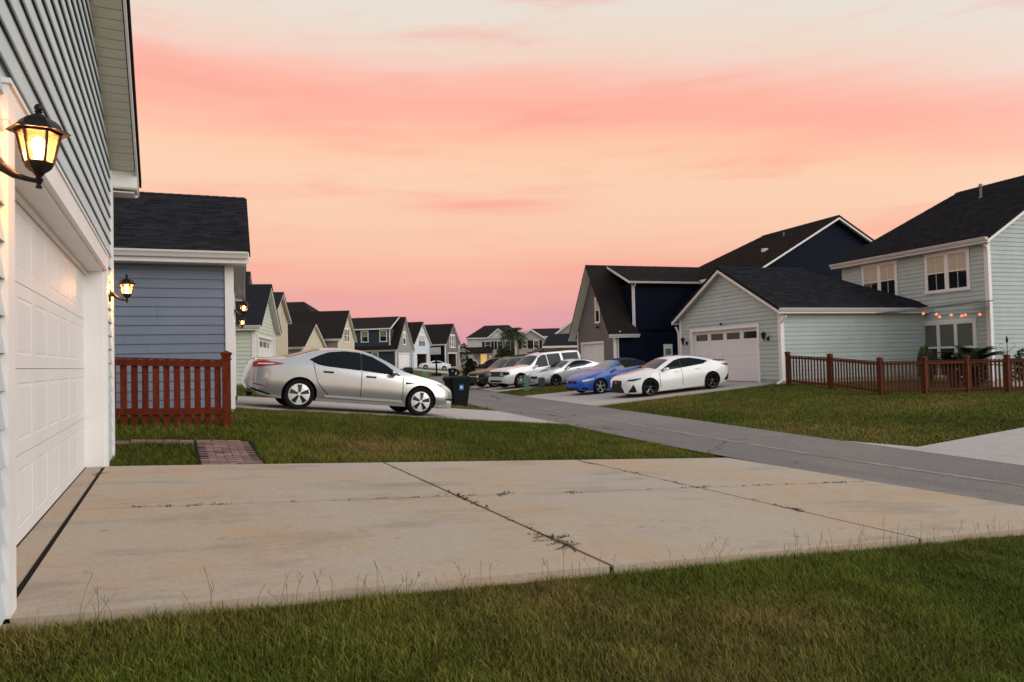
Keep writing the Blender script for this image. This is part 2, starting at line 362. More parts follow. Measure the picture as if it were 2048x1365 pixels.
def driveway(name, quad, nu, nv, m, us=None, vs=None, lift=.02, gap=.012, th=.14):
    """quad p00,p10,p11,p01 (xy); slabs as children"""
    p = [np.array(q, float) for q in quad]
    us = us or list(np.linspace(0, 1, nu+1)); vs = vs or list(np.linspace(0, 1, nv+1))
    B = lambda u, v: (1-u)*(1-v)*p[0] + u*(1-v)*p[1] + u*v*p[2] + (1-u)*v*p[3]
    mb = MB(); mb.poly([(*B(a, b), gz(*B(a, b))-.0) for a, b in ((0,0),(1,0),(1,1),(0,1))])
    root = mb.build(name, JOINT); tag(root, kind='structure')
    Lu = (np.linalg.norm(p[1]-p[0])+np.linalg.norm(p[2]-p[3]))/2; Lv = (np.linalg.norm(p[3]-p[0])+np.linalg.norm(p[2]-p[1]))/2
    for i in range(len(us)-1):
        for j in range(len(vs)-1):
            gu, gv = gap/2/Lu, gap/2/Lv
            a0, a1, b0, b1 = us[i]+gu*(i > 0), us[i+1]-gu*(i < len(us)-2), vs[j]+gv*(j > 0), vs[j+1]-gv*(j < len(vs)-2)
            n = 4; mb = MB(); V = []; 
            for kv in range(n+1):
                for ku in range(n+1):
                    q = B(a0+(a1-a0)*ku/n, b0+(b1-b0)*kv/n); V.append((q[0], q[1], gz(*q)+lift))
            Fq = [(k, k+1, k+n+2, k+n+1) for kv in range(n) for k in range(kv*(n+1), kv*(n+1)+n)]
            rim = list(range(n+1)) + [k*(n+1)+n for k in range(1, n+1)] + [n*(n+1)+k for k in range(n-1, -1, -1)] + [k*(n+1) for k in range(n-1, 0, -1)]
            nb = len(V); V += [(V[k][0], V[k][1], V[k][2]-th) for k in rim]
            for q in range(len(rim)):
                q2 = (q+1) % len(rim); Fq.append((rim[q], nb+q, nb+q2, rim[q2]))
            mb.add(V, Fq); mb.build('slab', m, root)
    return root
# our driveway: 3 x 2 slabs
driveway('driveway', [(-.665,3.75),(8.1,3.75),(8.16,9.07),(-.665,9.07)], 3, 2, CONC, us=[0,.353,.68,1], vs=[0,.497,1], gap=.032)
driveway('driveway', [(1.18,16.0),(9.08,16.05),(9.8,21.8),(1.7,21.8)], 3, 2, CONC2)
driveway('driveway', [(13.5,21.9),(21.72,21.2),(22.55,27.9),(14.75,30)], 2, 2, CONC2)
driveway('driveway', [(15.8,35.3),(26.3,34.2),(27.3,45.6),(17.5,43.5)], 3, 2, CONC2)
driveway('driveway', [(11.62,1.0),(19.5,1.2),(19.0,8.75),(11.62,8.2)], 3, 2, CONC2)
driveway('pavement_apron', [(10.86,.6),(11.6,1.0),(11.6,6.2),(10.93,6.1)], 1, 2, CONC2)
driveway('pavement_apron', [(10.935,6.11),(11.6,6.21),(11.615,8.15),(11.48,9.6)], 1, 1, CONC2)
driveway('driveway', [(3.5,34.3),(12.0,33.0),(13.2,38.0),(5.1,40)], 2, 1, CONC2)
driveway('driveway', [(11.5,70.2),(20.8,65.8),(24,73),(14.6,75.6)], 2, 1, CONC2)
driveway('driveway', [(28.7,97.3),(34.3,90.6),(38.6,95.8),(32.5,102.4)], 2, 1, CONC2)
driveway('driveway', [(34.7,107.6),(43,100.4),(46.8,104.8),(38.8,112.4)], 2, 1, CONC2)
driveway('driveway', [(41.2,111.2),(50.5,107.8),(55,112.2),(45.3,116.2)], 2, 1, CONC2)
# garage slab strip at our door and its black expansion joint
mb = MB(); mb.box((-.90,3.9,-.1),(-.70,9.06,.030)); o = mb.build('garage_floor_slab', CONC); tag(o, kind='structure')
mb = MB(); mb.box((-.696,3.86,-.1),(-.672,9.06,.018)); j = mb.build('expansion_joint', JOINT, o)
# brick path
def brick_path():
    mb = MB(); z = lambda x, y: gz(x, y)
    mb.poly([(x, y, gz(x, y)-.005) for x, y in ((.28,9.09),(1.0,9.09),(1.05,11.25),(.28,11.25))]); root = mb.build('brick_path', JOINT); tag(root, kind='structure')
    rr = random.Random(2); me = []
    for k in range(4):
        b = MB(); h = .03; bx = [(-.096,-.046),(.096,-.046),(.096,.046),(-.096,.046)]
        b.hexa([(x, y, -h) for x, y in bx] + [(x*.96, y*.93, 0) for x, y in bx]); me.append(b.mesh('brick', PAVER))
    def put(x, y, a):
        o = bpy.data.objects.new('brick', rr.choice(me)); COL.objects.link(o); o.parent = root
        o.location = (x, y, gz(x, y)+.022+rr.uniform(-.003,.003)); o.rotation_euler = (rr.uniform(-.01,.01), .069+rr.uniform(-.01,.01), a+rr.uniform(-.02,.02))
    y = 9.15; r = 0
    while y < 11.2:
        x = .40 + (.1 if r % 2 else 0)
        while x < 1.0: put(x, y, 0); x += .2
        y += .1; r += 1
    x = -.62
    while x < .3: put(x, 11.15, 0); put(x, 11.05, 0); x += .2
brick_path()

# ------------------------------------------------------------------ building kit (local: x along front, y into the house, z up)
def boards_on(parent, p0, du, zs, span, mat_, expo=.175, joint=True, seed=0, th=.026, split=3.6, holes=(), single=False):
    """lap siding on a wall plane: p0 (x,y) start, du unit direction, zs=(z0,z1), span(z)->(s0,s1); holes = (s0,s1,z0,z1)"""
    rr = random.Random(seed); nx, ny = du[1], -du[0]; z = zs[0]; big = MB(); n = 0
    P = lambda s, zz, out: (p0[0]+du[0]*s+nx*out, p0[1]+du[1]*s+ny*out, zz)
    while z < zs[1]-.02:
        z1 = min(z+expo, zs[1]); b0, b1 = span(z), span(z1)
        ivs = [(b0[0], b0[1], b1[0], b1[1])]
        for (h0, h1, hz0, hz1) in holes:
            if min(z1, hz1)-max(z, hz0) > .35*(z1-z):
                nv = []
                for (a, b, c, d) in ivs:
                    if h0 > a+.02 and h0 < b: nv.append((a, h0, c, h0))
                    if h1 < b-.02 and h1 > a: nv.append((h1, b, h1, d))
                    if h1 <= a or h0 >= b: nv.append((a, b, c, d))
                ivs = nv
        for (a, b, c, d) in ivs:
            if max(b-a, d-c) < .03: continue
            cuts = [0.]
            if joint and b-a > 1.5:
                s = rr.uniform(.5, split)
                while s < b-a-.4: cuts.append(s); s += split*rr.uniform(.8, 1.1)
            cuts.append(b-a)
            for k in range(len(cuts)-1):
                l0 = a+cuts[k]+(.0015 if k else 0); r0 = a+cuts[k+1]-(.0015 if k < len(cuts)-2 else 0)
                l1 = c if k == 0 else l0; r1 = d if k == len(cuts)-2 else r0
                l1, r1 = (l1, r1) if r1 > l1 else ((l1+r1)/2, (l1+r1)/2+.001)
                m = big if single else MB()
                m.hexa([P(l0,z,th-.010),P(r0,z,th-.010),P(r0,z,th),P(l0,z,th),P(l1,z1+.01,-.006),P(r1,z1+.01,-.006),P(r1,z1+.01,.004),P(l1,z1+.01,.004)])
                if not single: m.build('siding_board', mat_, parent); n += 1
        z = z1
    if single: return big
    return n
def fix_normals(o):
    bm = bmesh.new(); bm.from_mesh(o.data); bmesh.ops.recalc_face_normals(bm, faces=bm.faces); bm.to_mesh(o.data); bm.free(); return o
def shingles(parent, a, b, c, d, mat_=SHING, rows=.15, base=(.013,.0125,.015), seed=1, name='shingles', tab=(.15,.36)):
    """roof plane a,b along the eave, c,d along the ridge (c above b)"""
    rr = np.random.default_rng(seed); a, b, c, d = [np.array(p, float) for p in (a, b, c, d)]
    n = np.cross(b-a, d-a); n /= np.linalg.norm(n)
    if n[2] < 0: n = -n
    H = (np.linalg.norm(d-a)+np.linalg.norm(c-b))/2; nr = max(2, int(H/rows)); V = []; F = []; Cc = []
    for r in range(nr):
        t0, t1 = r/nr, min(1, (r+1.15)/nr); l0, r0 = a+(d-a)*t0, b+(c-b)*t0; l1, r1 = a+(d-a)*t1, b+(c-b)*t1
        w = np.linalg.norm(r0-l0); s = 0.
        if w < .05: continue
        while s < w:
            e = min(w, s+rr.uniform(*tab)); u0, u1 = s/w, e/w; h = rr.choice([.006,.007,.013,.015])
            k = len(V); q0, q1 = l0+(r0-l0)*u0, l0+(r0-l0)*u1; q3, q2 = l1+(r1-l1)*u0, l1+(r1-l1)*u1
            V += [q0+n*h, q1+n*h, q2+n*.002, q3+n*.002, q0, q1]
            F += [(k,k+1,k+2,k+3),(k+4,k+5,k+1,k)]
            f = rr.uniform(.6, 1.5); tint = np.array(base)*f + rr.uniform(-.002,.003,3)*.6
            Cc += [np.clip(tint, .004, 1)]*6; s = e
    o = bpy.data.objects.new(name, np_mesh(name, np.array(V), np.array(F), mat_, np.array(Cc))); COL.objects.link(o); o.parent = parent
    return tag(o, kind='stuff')
def roof_slab(mb, a, b, c, d, th=.10, mi=0):
    a, b, c, d = [Vector(p) for p in (a, b, c, d)]; n = (b-a).cross(d-a).normalized()
    if n.z < 0: n = -n
    t = n*th; mb.hexa([a-t, b-t, c-t, d-t, a, b, c, d], mi)
def window(parent, p0, du, s0, s1, z0, z1, fw=.09, units=1, upper=None, lower=None, munt=0, out=.028, kind='pane'):
    """double-hung units side by side in one white frame"""
    upper = upper or BLIND; lower = lower or GLASS
    nx, ny = du[1], -du[0]; P = lambda s, zz, o: (p0[0]+du[0]*s+nx*o, p0[1]+du[1]*s+ny*o, zz)
    def bar(mb, a, b, c, d, o0, o1): mb.hexa([P(a,c,o0),P(b,c,o0),P(b,c,o1),P(a,c,o1),P(a,d,o0),P(b,d,o0),P(b,d,o1),P(a,d,o1)])
    f = MB(); w = (s1-s0)/units; o1 = out+.035
    bar(f, s0-fw, s1+fw, z1, z1+fw*1.3, out, o1); bar(f, s0-fw*1.2, s1+fw*1.2, z0-fw, z0, out, o1+.012)
    bar(f, s0-fw, s0, z0, z1, out, o1); bar(f, s1, s1+fw, z0, z1, out, o1)
    for k in range(1, units): bar(f, s0+k*w-fw*.7, s0+k*w+fw*.7, z0, z1, out, o1)
    zm = (z0+z1)/2
    for k in range(units):
        a, b = s0+k*w+(fw*.7 if k else 0), s0+(k+1)*w-(fw*.7 if k < units-1 else 0)
        bar(f, a, b, zm-.022, zm+.022, out, out+.026)
        if munt:
            for q in range(1, munt): bar(f, a+(b-a)*q/munt-.007, a+(b-a)*q/munt+.007, z0, z1, out, out+.020)
    fr = f.build('window', TRIM, parent); fix_normals(fr)
    for k in range(units):
        a, b = s0+k*w+(fw*.7 if k else 0), s0+(k+1)*w-(fw*.7 if k < units-1 else 0)
        for (c, d, m_, oo) in ((zm+.02, z1, upper, out+.014), (z0, zm-.02, lower, out+.008)):
            mb = MB(); bar(mb, a, b, c, d, oo-.006, oo); fix_normals(mb.build('pane', m_, fr))
    return fr
def gutter_run(parent, p0, p1, name='gutter'):
    """K-style gutter from p0 to p1 (outer top edge); outward = right of direction"""
    a, b = Vector(p0), Vector(p1); d = (b-a).normalized(); r = d.cross(Vector((0,0,1)))
    pr = [(0,0),(0,-.11),(.06,-.12),(.085,-.07),(.115,-.03),(.12,0),(.11,0),(.10,-.02)]
    mb = MB(); V = []
    for q in (a, b):
        for (o, z) in pr: V.append(q + r*o + Vector((0,0,z)))
    n = len(pr); mb.add(V, [(k, k+1, n+k+1, n+k) for k in range(n-1)]); mb.add([V[k] for k in range(n)], [tuple(range(n))]); mb.add([V[n+k] for k in range(n)], [tuple(range(n))])
    return fix_normals(mb.build(name, GUTTER, parent))
def downspout(parent, pts, w=.075, name='downspout'):
    mb = MB()
    for a, b in zip(pts[:-1], pts[1:]):
        mb.beam(a, b, w, w*.8, up=(1,.2,0))
    return mb.build(name, GUTTER, parent)
def trimbox(parent, a, b, name='trim', m=None):
    mb = MB(); mb.box(a, b); return mb.build(name, m or TRIM, parent)
def gable_span(W, eave, ridge): 
    def f(z):
        if z <= eave: return (0, W)
        t = min(1, (z-eave)/(ridge-eave)); return (W/2*t, W-W/2*t)
    return f
def door_panels(parent, s0, s1, z0, z1, y, rows, cols, m, windows=0, proud=0.):
    """sectional door: each section a child mesh with pressed rectangles; windows = number of lites in the top row"""
    h = (z1-z0)/rows
    for r in range(rows):
        a, b = z0+r*h+.002, z0+(r+1)*h-.002; mb = MB(); w = (s1-s0)/cols
        mb.box((s0, y+.004, a), (s1, y+.04, b))
        if windows and r == rows-1:
            w = (s1-s0)/windows; mb.box((s0, y, a), (s1, y+.004, a+h*.22)); mb.box((s0, y, b-h*.22), (s1, y+.004, b))
            pan = mb.build('door_panel', m, parent)
            for k in range(windows+1):
                pass
            mb2 = MB()
            for k in range(windows):
                g = MB(); g.box((s0+k*w+w*.12, y-.006, a+h*.24), (s0+(k+1)*w-w*.12, y+.003, b-h*.24)); g.build('pane', GLASS, pan)
            continue
        for c in range(cols):
            x0, x1 = s0+c*w, s0+(c+1)*w; mx, mz = w*.10, h*.16
            R = [[(x0,a),(x1,a),(x1,b),(x0,b)], [(x0+mx,a+mz),(x1-mx,a+mz),(x1-mx,b-mz),(x0+mx,b-mz)]]
            R.append([(x0+mx+.010,a+mz+.010),(x1-mx-.010,a+mz+.010),(x1-mx-.010,b-mz-.010),(x0+mx+.010,b-mz-.010)])
            R.append([(x0+mx+.030,a+mz+.030),(x1-mx-.030,a+mz+.030),(x1-mx-.030,b-mz-.030),(x0+mx+.030,b-mz-.030)])
            D = [0, 0, .0035, .001]
            for q in range(3):
                for k in range(4):
                    k2 = (k+1) % 4
                    mb.poly([(R[q][k][0], y+D[q], R[q][k][1]), (R[q][k2][0], y+D[q], R[q][k2][1]), (R[q+1][k2][0], y+D[q+1], R[q+1][k2][1]), (R[q+1][k][0], y+D[q+1], R[q+1][k][1])])
            mb.poly([(p[0], y+D[3], p[1]) for p in R[3]])
        mb.build('door_panel', m, parent)

def house(name, label, origin, ang, side, W, L, eave, ridge, front_mat, side_mat, roof_mat=ROOFC, opening=None, is_open=False, recess=.12,
          over=.30, eo=.32, near=True, expo=.175, hip=0., rooft=.10, fa=.25, boards='one', cat='house', visible=None, sh_base=(.013,.0125,.015), shingle=True,
          casing=.11, gutters=True, door_rows=4, door_cols=8, lites=0, fnd=.25, door_mat=None, seed=0, roof_cut=None, lap=.027, soffit_panels=False, front_holes=()):
    th = R_(90-ang) if side == 'L' else R_(-90-ang)
    if side == 'R':
        a = R_(ang); origin = (origin[0]+math.sin(a)*W, origin[1]+math.cos(a)*W, origin[2])
    root = thing(name, label, cat, origin, th)
    vis = visible or ('left' if side == 'L' else 'right')
    m = (ridge-eave)/(W/2); sp = gable_span(W, eave, ridge)
    # ---- front wall
    f = MB(); t = .14
    def rect(a, b, c, d): 
        if b-a > .01 and d-c > .01: f.box((a, 0, c), (b, t, d))
    holes = list(front_holes)
    if opening:
        s0, s1, hh = opening; rect(0, s0, -.4, eave); rect(s1, W, -.4, eave); rect(s0, s1, hh, eave); holes.append((s0-casing, s1+casing, -1, hh+casing*1.4))
    else: rect(0, W, -.4, eave)
    f.add([(0,0,eave),(W,0,eave),(W/2,0,ridge),(0,t,eave),(W,t,eave),(W/2,t,ridge)], [(0,1,2),(5,4,3),(1,4,5,2),(0,2,5,3)])
    fw_ = f.build('front_wall', front_mat, root)
    if boards == 'many': boards_on(fw_, (0, 0), (1, 0), (fnd, ridge-.04), sp, front_mat, expo, seed=seed+1, holes=holes, th=lap)
    else:
        b = boards_on(None, (0, 0), (1, 0), (fnd, ridge-.04), sp, front_mat, expo, joint=False, holes=holes, single=True)
        fix_normals(b.build('siding', front_mat, fw_))
    # ---- side walls + back
    for nm, x0, p0, du in (('left', 0, (0, L), (0, -1)), ('right', W, (W, 0), (0, 1))):
        mb = MB(); mb.box((x0 if nm == 'left' else W-t, t, -.4), (t if nm == 'left' else W, L, eave)); w_ = mb.build('side_wall', side_mat, root)
        if nm == vis:
            if boards == 'many': boards_on(w_, p0, du, (fnd, eave-.01), lambda z: (0, L), side_mat, expo, seed=seed+5)
            else: fix_normals(boards_on(None, p0, du, (fnd, eave-.01), lambda z: (0, L), side_mat, expo, joint=False, single=True).build('siding', side_mat, w_))
    mb = MB(); mb.box((t, L-t, -.4), (W-t, L, eave)); mb.add([(0,L,eave),(W,L,eave),(W/2,L,ridge)], [(0,2,1)] if hip == 0 else [])
    mb.build('back_wall', side_mat, root)
    pieces = [((-.012,0,-.4),(-.001,L,fnd-.02)), ((W+.001,0,-.4),(W+.012,L,fnd-.02))]
    if opening: pieces += [((-.012,-.012,-.4),(opening[0]-.02,-.001,fnd-.02)), ((opening[1]+.02,-.012,-.4),(W+.012,-.001,fnd-.02))]
    else: pieces.append(((-.012,-.012,-.4),(W+.012,-.001,fnd-.02)))
    for a_, b_ in pieces: mb = MB(); mb.box(a_, b_); mb.build('foundation', FOUND, root)
    # corner boards
    cw = .12
    for x0, x1 in ((-.022, cw), (W-cw, W+.022)):
        mb = MB(); mb.box((x0-.014, -.040, fnd-.05), (x1, -.004, eave-.02)); mb.box((x0-.018 if x0 < 0 else W, -.0035, fnd-.05), (0 if x0 < 0 else x1+.018, cw, eave-.02)); mb.build('corner_board', TRIM, root)
    # ---- roof
    k = math.hypot(1, m); o_ = rooft*k + .03; z_e = eave - m*eo + o_; z_r = ridge + o_; yb = L + (eo if hip else over); yr = L - hip
    mb = MB()
    ya = -over-.045
    A, B, C, D = (-eo, ya, z_e), (W/2, ya, z_r), (W/2, yr if hip else yb, z_r), (-eo, yb, z_e)
    A2, D2 = (W+eo, ya, z_e), (W+eo, yb, z_e)
    roof_slab(mb, D, A, B, C, rooft)
    if roof_cut: D2 = (W+eo, roof_cut, z_e); roof_slab(mb, A2, D2, (W/2, roof_cut, z_r), B, rooft)
    else: roof_slab(mb, A2, D2, C, B, rooft)
    if hip: mb.add([D, D2, C], [(0, 1, 2)])
    rf = mb.build('roof', roof_mat, root)
    if shingle:
        sm = SHINGB if roof_mat is ROOFB else SHING
        if vis == 'left': shingles(rf, D, A, B, C, sm, base=sh_base, seed=seed+9)
        else: shingles(rf, A2, D2, C, B, sm, base=sh_base, seed=seed+9)
        mb = MB(); y = -over                      # ridge caps
        while y < C[1]-.1:
            mb.poly([(W/2-.14,y,z_r-.14*m+.024),(W/2,y,z_r+.03),(W/2,y+.3,z_r+.016),(W/2-.14,y+.3,z_r-.14*m+.014)]); mb.poly([(W/2,y,z_r+.03),(W/2+.14,y,z_r-.14*m+.024),(W/2+.14,y+.3,z_r-.14*m+.014),(W/2,y+.3,z_r+.016)]); y += .2
        mb.build('ridge_cap', roof_mat, rf)
    # rake boards + soffit
    lo = lambda x: eave + m*min(x, W-x) + .03
    mb = MB()
    for sgn, xa in ((1, -eo), (-1, W+eo)):
        xm = W/2; za, zm = lo(-eo), ridge+.03
        y0, y1 = -over-.018, -over+.006
        mb.hexa([(xa,y0,za+o_-.03-fa),(xm,y0,zm+o_-.03-fa),(xm,y1,zm+o_-.03-fa),(xa,y1,za+o_-.03-fa),(xa,y0,za+o_-.045),(xm,y0,zm+o_-.045),(xm,y1,zm+o_-.045),(xa,y1,za+o_-.045)])
    fix_normals(mb.build('rake_board', TRIM, root))
    if over > .1:
        if soffit_panels:
            n = 34
            for sgn in (0, 1):
                for q in range(n):
                    xa, xb = -eo+(W/2+eo)*q/n, -eo+(W/2+eo)*(q+1)/n-.010; za, zb = lo(xa)-.012, lo(xb)-.012
                    if sgn: xa, xb = W-xa, W-xb
                    mb = MB(); mb.hexa([(xa,-over+.02,za-.012),(xb,-over+.02,zb-.012),(xb,-.002,zb-.012),(xa,-.002,za-.012),(xa,-over+.02,za),(xb,-over+.02,zb),(xb,-.002,zb),(xa,-.002,za)]); fix_normals(mb.build('soffit_panel', SOFF, root))
        else:
            mb = MB()
            for sgn in (0, 1):
                xa, xb = (-eo, W/2) if not sgn else (W/2, W+eo)
                mb.poly([(xa,-over,lo(xa)-.02),(xb,-over,lo(xb)-.02),(xb,-.01,lo(xb)-.02),(xa,-.01,lo(xa)-.02)])
            mb.build('soffit', SOFF, root)
    # eave fascia, soffit, gutter
    for x in (-eo, W+eo):
        s_ = -1 if x < 0 else 1; yb_ = yb; yb = roof_cut if (roof_cut and s_ > 0) else yb
        mb = MB(); mb.box((min(x, x-s_*.025), -over, z_e-.22), (max(x, x-s_*.025), yb, z_e-.03)); 
        xa, xb = (x+.03, -.03) if s_ < 0 else (W+.03, x-.03)
        mb.box((xa, -over+.03, z_e-.23), (xb, yb-.03, z_e-.215)); mb.build('eave_board', TRIM, root)
        if gutters and ((vis == 'left') == (x < 0)):
            if s_ < 0: gutter_run(root, (x-.002, yb, z_e-.015), (x-.002, -over, z_e-.015))
            else: gutter_run(root, (x+.002, -over, z_e-.015), (x+.002, yb, z_e-.015))
        yb = yb_
    # ---- opening
    if opening:
        s0, s1, hh = opening; c = casing
        mb = MB(); mb.box((s0-c,-.040,.0),(s0,-.002,hh)); mb.box((s1,-.040,.0),(s1+c,-.002,hh)); mb.box((s0-c-.01,-.044,hh),(s1+c+.01,-.002,hh+c*1.05)); mb.box((s0-c-.02,-.055,hh+c*1.05),(s1+c+.02,-.002,hh+c*1.2))
        mb.box((s0-.004,-.002,0),(s0+.02,recess+.05,hh)); mb.box((s1-.02,-.002,0),(s1+.004,recess+.05,hh)); mb.box((s0,-.002,hh-.02),(s1,recess+.05,hh+.004)); mb.box((s0+.02,recess-.03,hh-.06),(s1-.02,recess-.005,hh-.02))
        mb.build('door_casing', TRIM, root)
        if is_open:
            mb = MB(); mb.box((s0,4.,-.02),(s1,4.05,hh)); mb.box((s0,.2,-.06),(s1,4,-.02)); mb.box((s0-.05,.2,-.02),(s0,4,hh)); mb.box((s1,.2,-.02),(s1+.05,4,hh)); mb.box((s0,.2,hh),(s1,4,hh+.05)); mb.build('garage_interior', GARIN, root)
        else:
            mb = MB(); mb.box((s0+.005,recess+.045,.03),(s1-.005,recess+.06,hh-.005)); g = mb.build('garage_door', door_mat or DOORW, root)
            door_panels(g, s0+.02, s1-.02, .035, hh-.02, recess, door_rows, door_cols, door_mat or DOORW, lites)
            mb = MB(); mb.box((s0+.02,recess-.006,.012),(s1-.02,recess+.03,.035)); mb.build('bottom_seal', JOINT, g)
    return root

# ---- our garage, close on the left
ours = house('garage', 'pale blue clapboard garage close on the left with white sectional door', (-.68, 2.8, 0), 0, 'L', 7.3, 8, 3.55, 5.10, SID_OURS, SID_OURS,
             opening=(1.10, 6.26, 2.19), recess=.175, over=.30, eo=.36, boards='many', expo=.162, cat='garage', visible='left', casing=.15, shingle=False, gutters=False, fnd=.03, seed=11, soffit_panels=True, fa=.20, lap=.028)
mb = MB(); mb.box((7.27, -.305, 3.36), (7.62, .0, 3.56)); mb.build('cornice_return', TRIM, ours)
mb = MB(); mb.box((7.28, -.30, 3.345), (7.61, -.0, 3.359)); mb.build('return_soffit', SOFF, ours)
# ---- slate blue neighbour
blue = house('garage', 'slate blue garage with charcoal shingle roof behind the red picket fence', (1.06, 14.8, .28), 4.5, 'L', 7.6, 8, 3.02, 4.80, SID_BLUE, SID_BLUE,
             opening=(1.4, 6.2, 2.2), boards='many', expo=.1745, over=.30, eo=.36, seed=21, fnd=.05, cat='garage')
# ---- right hand pale aqua garage with hip at the back
aqua = house('garage', 'pale aqua garage with white four-lite door opposite, behind the white sedan', (21.6, 20.78, -.06), 7.5, 'R', 7.4, 7.6, 2.98, 4.92, SID_AQUA, SID_AQUA,
             opening=(1.05, 5.95, 2.30), boards='many', expo=.172, over=.28, eo=.32, hip=3.4, lites=4, door_cols=4, seed=31, fnd=.15, cat='garage', casing=.13)
downspout(aqua, [(7.78,-.05,2.62),(7.55,-.05,2.42),(7.46,-.06,2.36),(7.46,-.06,.12),(7.46,-.32,.0)])
downspout(aqua, [(-.34,-.05,2.62),(-.12,-.06,2.36),(-.08,-.06,2.3),(-.08,-.06,.1)])
mb = MB(); mb.lathe([(0,.05),(.035,.04),(.045,0),(.035,-.05),(0,-.06)], 10, (3.5,-.09,2.56)); mb.box((3.48,-.08,2.5),(3.52,0,2.56)); mb.build('security_camera', IRON, aqua)

# ---- far row on the left
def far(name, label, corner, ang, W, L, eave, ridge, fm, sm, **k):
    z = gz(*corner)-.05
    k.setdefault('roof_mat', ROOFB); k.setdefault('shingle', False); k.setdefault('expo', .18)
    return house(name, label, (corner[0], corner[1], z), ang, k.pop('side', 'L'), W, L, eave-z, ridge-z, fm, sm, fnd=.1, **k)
green = far('garage', 'pale green garage with white gable front beyond the slate blue one', (3.35, 33.8), 14.5, 6.6, 7, 2.98, 5.0, SID_GREEN, SID_GREEN, opening=(1.0, 5.6, 2.2), lites=4, door_cols=4, over=.3, roof_mat=ROOFC)
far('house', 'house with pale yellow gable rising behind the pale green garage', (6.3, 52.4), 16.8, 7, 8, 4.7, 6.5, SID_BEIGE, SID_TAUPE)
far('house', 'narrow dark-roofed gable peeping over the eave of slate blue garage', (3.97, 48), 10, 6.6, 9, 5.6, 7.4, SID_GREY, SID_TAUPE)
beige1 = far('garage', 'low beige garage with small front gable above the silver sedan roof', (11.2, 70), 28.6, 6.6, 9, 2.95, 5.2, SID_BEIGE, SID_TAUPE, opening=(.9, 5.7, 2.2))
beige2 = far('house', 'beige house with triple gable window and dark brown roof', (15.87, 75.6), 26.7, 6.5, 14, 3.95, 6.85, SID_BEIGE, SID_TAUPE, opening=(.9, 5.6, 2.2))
window(beige2, (0, 0), (1, 0), 2.15, 4.15, 3.35, 4.65, units=3, upper=GLASSL, fw=.13)
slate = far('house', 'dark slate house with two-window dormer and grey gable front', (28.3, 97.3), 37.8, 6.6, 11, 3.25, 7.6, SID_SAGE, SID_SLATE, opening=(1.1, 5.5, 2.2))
window(slate, (0, 0), (1, 0), 2.9, 3.7, 3.6, 5.2, upper=BLIND, fw=.16)
window(slate, (0, 11), (0, -1), 7.5, 8.3, .9, 2.3, upper=GREENP, fw=.13)
def dormer():
    # wide shed-sided dormer on the slate house's near slope
    W, ez = 6.6, 3.2; y0, y1 = .9, 10.2; xo = .12; top = 5.75
    mb = MB(); mb.box((xo, y0, 3.2), (3.2, y1, top)); d = mb.build('dormer', SID_SLATE, slate)
    fix_normals(boards_on(None, (xo, y1), (0, -1), (3.6, top), lambda z: (0, y1-y0), SID_SLATE, .18, joint=False, single=True).build('siding', SID_SLATE, d))
    mb = MB(); roof_slab(mb, (xo-.35, y1+.2, top+.05), (xo-.35, y0-.3, top+.05), (3.3, y0-.3, 7.62), (3.3, y1+.2, 7.62), .12); mb.build('dormer_roof', ROOFB, slate)
    mb = MB(); mb.box((xo-.37, y0-.3, top-.12), (xo-.33, y1+.2, top+.06)); mb.hexa([(xo-.35,y0-.33,top-.13),(3.2,y0-.33,7.40),(3.2,y0-.28,7.40),(xo-.35,y0-.28,top-.13),(xo-.35,y0-.33,top+.06),(3.2,y0-.33,7.58),(3.2,y0-.28,7.58),(xo-.35,y0-.28,top+.06)])
    mb.box((xo-.03, y0-.03, 3.4), (xo+.12, y0+.1, top)); fix_normals(mb.build('dormer_trim', TRIM, slate))
    window(slate, (xo, y1), (0, -1), 7.9, 8.8, 4.0, 5.4, upper=GREENP, fw=.13); window(slate, (xo, y1), (0, -1), 5.1, 6.0, 4.0, 5.4, upper=GREENP, fw=.13)
dormer()
ltb = far('house', 'ice blue house with triple window over an open garage door', (34.2, 107.8), 41.8, 6.6, 9, 4.2, 7.55, SID_LTBL, SID_LTBL, opening=(1.3, 5.3, 2.3), is_open=True)
window(ltb, (0, 0), (1, 0), 2.2, 4.4, 3.5, 5.2, units=3, upper=BLIND, fw=.12)
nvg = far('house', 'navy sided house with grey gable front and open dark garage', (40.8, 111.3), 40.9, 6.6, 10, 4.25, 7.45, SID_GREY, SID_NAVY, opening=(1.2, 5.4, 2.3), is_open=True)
window(nvg, (0, 0), (1, 0), 2.1, 4.5, 3.4, 5.3, units=3, upper=GLASSL, lower=GLASSL, fw=.16)

